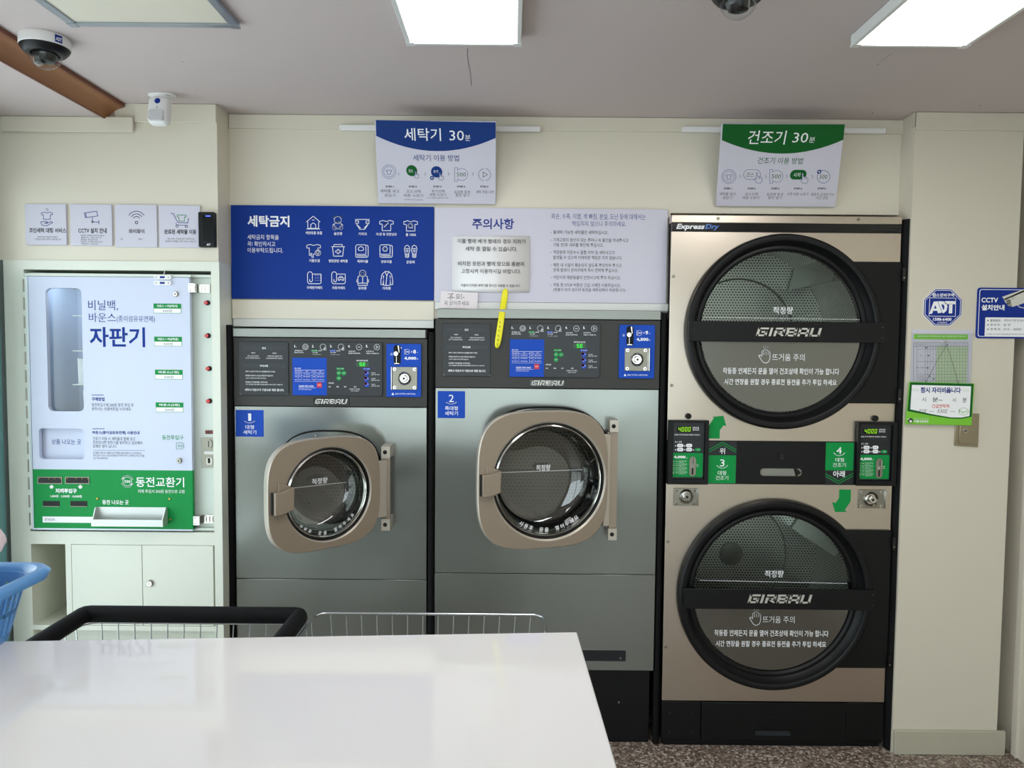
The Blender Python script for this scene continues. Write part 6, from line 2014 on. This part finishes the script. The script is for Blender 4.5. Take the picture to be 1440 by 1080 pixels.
ik.lay(1).m(M['dgreen']).poly([(1279.8, 537.7), (1369, 540), (1366.4, 586), (1352, 589), (1337, 588.7), (1310, 584.5), (1276, 578)])
ik.lay(2).m(M['inkw']).poly([(1282.3, 541.2), (1365.6, 543.2), (1363.2, 585), (1352, 587.2), (1337, 587), (1310, 582.3), (1280, 575.6)])
ik.lay(3).m(M['navy']).text('잠시 자리비웁니다', 1294.5, 544.5, 1351, 552.8, .035)
ik.lay(3).m(M['cellg'])
for y_ in (547.3, 549.6):
    ik.line([(1282.5, y_), (1292, y_ + .3)], .4).line([(1353.5, y_ + .4), (1363.5, y_ + .6)], .4)
ik.m(M['ink']).text('시', 1296.5, 558.5, 1302, 565, -.004).text('분~', 1311, 558.8, 1325, 565.2, .01).text('시', 1339, 559.5, 1344, 565.5, -.004).text('분', 1353.5, 559.2, 1359, 565.8, .01)
ik.m(M['red']).text('긴급연락처', 1310.5, 568.3, 1334.5, 573.7, .015)
ik.m(M['inkg']).text('010  —  5302  —  1', 1292, 575.5, 1350, 580.5, -.003, .25)
ik.m(M['lime']).arc(1355, 578.5, 7, 0, 360, .5, 20, 5).line([(1350, 578), (1354, 581), (1361, 576.5)], .6).line([(1352, 579), (1362, 579.5)], .5)
ik.m(M['ink']).circ(1280.3, 591.5, 3.6).m(M['inkw'])
ik.lay(4).m(M['inkw']).circ(1280.5, 592.5, 1.8).poly([(1276, 588), (1278.5, 589), (1277.5, 590.5)]).text('매장사업자 도우미', 1285, 588.2, 1305.5, 589.6).text('아름다운동행', 1285, 590.7, 1305.5, 594.3, .03)
ik.build('print', t)
for e in ((1301.5, 536.8), (1347.5, 538.2)):
    ea, eb = F_G.px(*e)
    MB(F_P).m(M['ink']).tube([(hkx, hkz - .006, .024), ((hkx + ea) / 2, (hkz + eb) / 2 - .001, .018), (ea, eb - .003, .0125)], .0006, 5).build('string', t)
    MB(F_G).m(M['wire']).tube([(ea, eb + .008, .003), (ea + .003, eb + .003, .004), (ea, eb - .002, .004), (ea - .003, eb + .003, .004)], .0009, 6, True).build('string_ring', t)
q = F_P.rect(1341, 581.5, 1375.3, 627.5)
t = thing('key_box', 'small metal wall plate with a round lock, half behind the hanging notice', 'lock box', ((q[0] + q[1]) / 2, Y_PIL, q[2]))
# plate turned slightly, as fixed
MB(F_P).m(M['brassp']).prism([F_P.px(1343.5, 580), F_P.px(1376, 581.5), F_P.px(1374, 628.5), F_P.px(1341, 626.5)][::-1], 0, .006).build('plate', t, bevel=.0015)
dr_ = MB(F_P).m(M['brassp']).prism([F_P.px(1348.8, 584), F_P.px(1372.5, 585.5), F_P.px(1370.5, 624.5), F_P.px(1346.5, 623.5)][::-1], .006, .010).build('door', t, bevel=.0015)
a_, c_ = F_P.px(1354.3, 605)
MB(F_P).m(M['chrome']).disc(a_, c_, .0085, .010, .014, 24).m(M['satin']).disc(a_, c_, .006, .014, .017, 20).m(M['hole']).box(a_ - .001, a_ + .001, c_ - .003, c_ + .003, .017, .0173).build('lock', dr_, bevel=.0008)
# specks on the wall
# ------------------------------------------------------------------ counter
zc_ = .935
FT = Frame((0, 0, zc_), (1, 0, 0), (0, 1, 0))
A = Vector(FT.px(0, 901.5))
B = Vector(FT.px(811.5, 888.5))
dirx = (B - A).normalized()
diry = Vector((dirx.y, -dirx.x))
Nn = Vector(FT.px(868, 1080))
LEN, DEP = 1.70, 1.05
FK = Frame((B.x, B.y, zc_), (dirx.x, dirx.y, 0), (-diry.x, -diry.y, 0))
ct = thing('folding_counter', 'glossy white laundry folding counter in the foreground', 'counter', (B.x - .8, B.y - .5, 0))
# right edge runs to the measured near point
mb = MB(FK).m(M['counter'])
nb = Vector((Nn.x - B.x, Nn.y - B.y))
na, nbb = nb.dot(dirx), nb.dot(-diry)
k = -DEP / nbb if nbb < 0 else 1
mb.prism([(0, 0), (-LEN, 0), (-LEN, -DEP), (na * k, -DEP)][::-1], -.035, 0)
mb.build('top', ct, bevel=.0025, seg=3)
MB(FK).m(M['counterb']).box(-LEN + .10, -.22, -DEP + .12, -.14, -zc_, -.036).build('body', ct, bevel=.003)

# ------------------------------------------------------------------ laundry carts
def cart(x0, x1, y0, y1, zr, padded, label):
    t = thing('laundry_cart', label, 'cart', ((x0 + x1) / 2, (y0 + y1) / 2, 0), 'wire laundry carts behind the counter')
    hb_ = .40
    zb_ = zr - hb_
    ins_ = .035
    def loop(z, ins, r, n=5):
        return [(a_, b_2, z) for a_, b_2 in rr(x0 + ins, x1 - ins, y0 + ins, y1 - ins, r, n)]
    if padded:
        R_ = .0195
        mb = MB().m(M['rubber'])
        mb.tube(loop(zr, .0, .012, 2), R_, 12, True)
        mb.build('padded_rim', t, smooth=60)
        # the foam is squared off on top
    mb = MB().m(M['wire']).tube(loop(zr - (.018 if padded else 0), .004, .03), .0035, 8, True)
    for fz in (.17, .42, .70):
        mb.tube(loop(zr - hb_ * fz, ins_ * fz + .006, .03), .0016, 6, True)
    mb.tube(loop(zb_, ins_, .03), .003, 6, True)
    mb.build('basket_frame', t, smooth=60)
    nx, ny = int((x1 - x0) / .0365), int((y1 - y0) / .04)
    wires = []
    for i in range(1, nx):
        k_ = i / nx
        xt, xb_ = x0 + (x1 - x0) * k_, x0 + ins_ + (x1 - x0 - 2 * ins_) * k_
        wires.append([(xt, y1 - .002, zr), (xb_, y1 - ins_, zb_), (xb_, y0 + ins_, zb_), (xt, y0 + .002, zr)])
    for i in range(1, ny):
        k_ = i / ny
        yt, yb_ = y0 + (y1 - y0) * k_, y0 + ins_ + (y1 - y0 - 2 * ins_) * k_
        wires.append([(x0 + .002, yt, zr), (x0 + ins_, yb_, zb_), (x1 - ins_, yb_, zb_), (x1 - .002, yt, zr)])
    for w_ in wires:
        MB().m(M['wire']).tube(w_, .0014, 6).build('wire', t, smooth=60)
    for sx, sy in ((0, 0), (1, 0), (1, 1), (0, 1)):
        X_ = x0 + ins_ + .01 if sx == 0 else x1 - ins_ - .01
        Y_ = y0 + ins_ + .01 if sy == 0 else y1 - ins_ - .01
        leg = MB().m(M['wire']).tube([(X_, Y_, zb_), (X_, Y_, .075)], .009, 10).build('leg', t, smooth=60)
        MB(Frame((X_ - .010, Y_, .030), (0, 1, 0), (0, 0, 1))).m(M['black']).lathe_open([(.001, 0), (.024, 0), (.030, .004), (.030, .016), (.024, .020), (.001, .020)], n=20).m(M['satin']).box(-.008, .008, -.004, .046, -.004, 0).box(-.008, .008, -.004, .046, .020, .024).box(-.008, .008, .040, .046, 0, .020).build('caster', leg, bevel=.001)
    MB().m(M['wire']).tube([(x0 + ins_ + .01, y0 + ins_ + .01, .16), (x1 - ins_ - .01, y0 + ins_ + .01, .16), (x1 - ins_ - .01, y1 - ins_ - .01, .16), (x0 + ins_ + .01, y1 - ins_ - .01, .16)], .006, 8, True).build('lower_brace', t, smooth=60)


zr1 = .83
fz = Frame((0, 0, zr1), (1, 0, 0), (0, 1, 0))
p1, p2 = fz.px(117, 862), fz.px(434, 867)
yy = (p1[1] + p2[1]) / 2
cart(fz.px(113, 860)[0] + .0195, fz.px(439, 860)[0] - .0195, 1.425, yy, zr1, True, 'wire laundry cart with thick black padded rim, left of the two behind the counter')
zr2 = .815
fz = Frame((0, 0, zr2), (1, 0, 0), (0, 1, 0))
p3, p4 = fz.px(447, 859.5), fz.px(768, 866)
cart(fz.px(442, 860)[0] + .004, p4[0], 1.43, (p3[1] + p4[1]) / 2, zr2, False, 'wire laundry cart with bare chrome rim, in front of the middle washer')

# ------------------------------------------------------------------ blue plastic basket on the counter's far left
bz = zc_ + .001
BX1, BY1 = -.857, 1.385                      # outer right and far sides of the rim
BX0, BY0 = -1.33, 1.02
BH = .115
t = thing('plastic_basket', 'sky blue plastic laundry basket standing on the left end of the white counter', 'basket', ((BX0 + BX1) / 2, (BY0 + BY1) / 2, bz))
def bl(z, ins, r=.05, n=6):
    return [(a_, b_2, z) for a_, b_2 in rr(BX0 + ins, BX1 - ins, BY0 + ins, BY1 - ins, r, n)]
mb = MB().m(M['basket'])
zt_ = bz + BH
mb.loft([bl(zt_ - .016, .000), bl(zt_ - .004, -.004), bl(zt_ + .003, .002), bl(zt_ + .003, .012), bl(zt_ - .003, .020), bl(zt_ - .020, .024), bl(zt_ - .020, .018), bl(zt_ - .006, .012), bl(zt_ - .016, .006), bl(zt_ - .016, .000)])
mb.build('rim', t, smooth=60)
def ring_wall(mb, z0, z1, i0, i1, th=.003):
    mb.loft([bl(z0, i0), bl(z1, i1), bl(z1, i1 + th), bl(z0, i0 + th), bl(z0, i0)])
mb = MB().m(M['basket'])
ins_at = lambda z: .021 + .024 * (zt_ - z) / BH
for z0, z1 in ((bz + .004, bz + .014), (bz + .048, bz + .056), (zt_ - .026, zt_ - .008)):
    ring_wall(mb, z0, z1, ins_at(z0), ins_at(z1))
mb.build('wall_bands', t, smooth=60)
mb = MB().m(M['basket'])
mb.loft([bl(bz, ins_at(bz)), bl(bz + .005, ins_at(bz) - .001)], True, True, True)
mb.build('base', t, smooth=40)
# upright slats between the slots
per = []
L0, L1 = bl(bz + .006, ins_at(bz + .006), .05, 6), bl(zt_ - .018, ins_at(zt_ - .018), .05, 6)
def resample(L, n):
    P_ = [Vector(p) for p in L] + [Vector(L[0])]
    d = [0]
    for i in range(len(P_) - 1):
        d.append(d[-1] + (P_[i + 1] - P_[i]).length)
    out = []
    for k_ in range(n):
        s_ = d[-1] * k_ / n
        i = max(j for j in range(len(d)) if d[j] <= s_)
        i = min(i, len(P_) - 2)
        u_ = (s_ - d[i]) / max(1e-9, d[i + 1] - d[i])
        out.append(P_[i].lerp(P_[i + 1], u_))
    return out
NS = 84
a_ = resample(L0, NS * 2)
b_3 = resample(L1, NS * 2)
cen = Vector(((BX0 + BX1) / 2, (BY0 + BY1) / 2, 0))
for k_ in range(NS):
    i, j = 2 * k_, 2 * k_ + 1
    q0, q3 = a_[i], b_3[i]
    q1, q2 = q0.lerp(a_[j % (NS * 2)], .85), q3.lerp(b_3[j % (NS * 2)], .85)
    inn = (Vector((cen.x, cen.y, q0.z)) - q0).normalized() * .003
    inn.z = 0
    mb = MB().m(M['basket'])
    mb.loft([[tuple(q0), tuple(q1), tuple(q1 + inn), tuple(q0 + inn)], [tuple(q3), tuple(q2), tuple(q2 + inn), tuple(q3 + inn)]], True, True, True)
    mb.build('slat', t, smooth=0)
# cloth bundle in the basket
bmx = bmesh.new()
bmesh.ops.create_icosphere(bmx, subdivisions=5, radius=1)
rnd = random.Random(5)
from mathutils import noise as _n
for v in bmx.verts:
    d = v.co.normalized()
    k_ = 1 + .10 * _n.noise(d * 2.2) + .05 * _n.noise(d * 6)
    zz = d.z * (.062 if d.z > 0 else .16)
    lo_ = max(0, -d.z)
    v.co = Vector((d.x * (.088 + .05 * lo_) * k_ - .13 * lo_ ** .8, d.y * (.078 + .03 * lo_) * k_ - .04 * lo_, zz * (k_ if d.z > 0 else 1)))
me = bpy.data.meshes.new('cloth_bundle')
bmx.to_mesh(me)
bmx.free()
me.polygons.foreach_set('use_smooth', [True] * len(me.polygons))
me.materials.append(M['cloth'])
o = bpy.data.objects.new('cloth_bundle', me)
o.location = (-.988, 1.275, bz + .167)
C.objects.link(o)
tag(o, 'pale pink bundle of cloth heaped in the blue basket', 'laundry')

bpy.data.objects.remove(_to)
bpy.data.curves.remove(_tc)
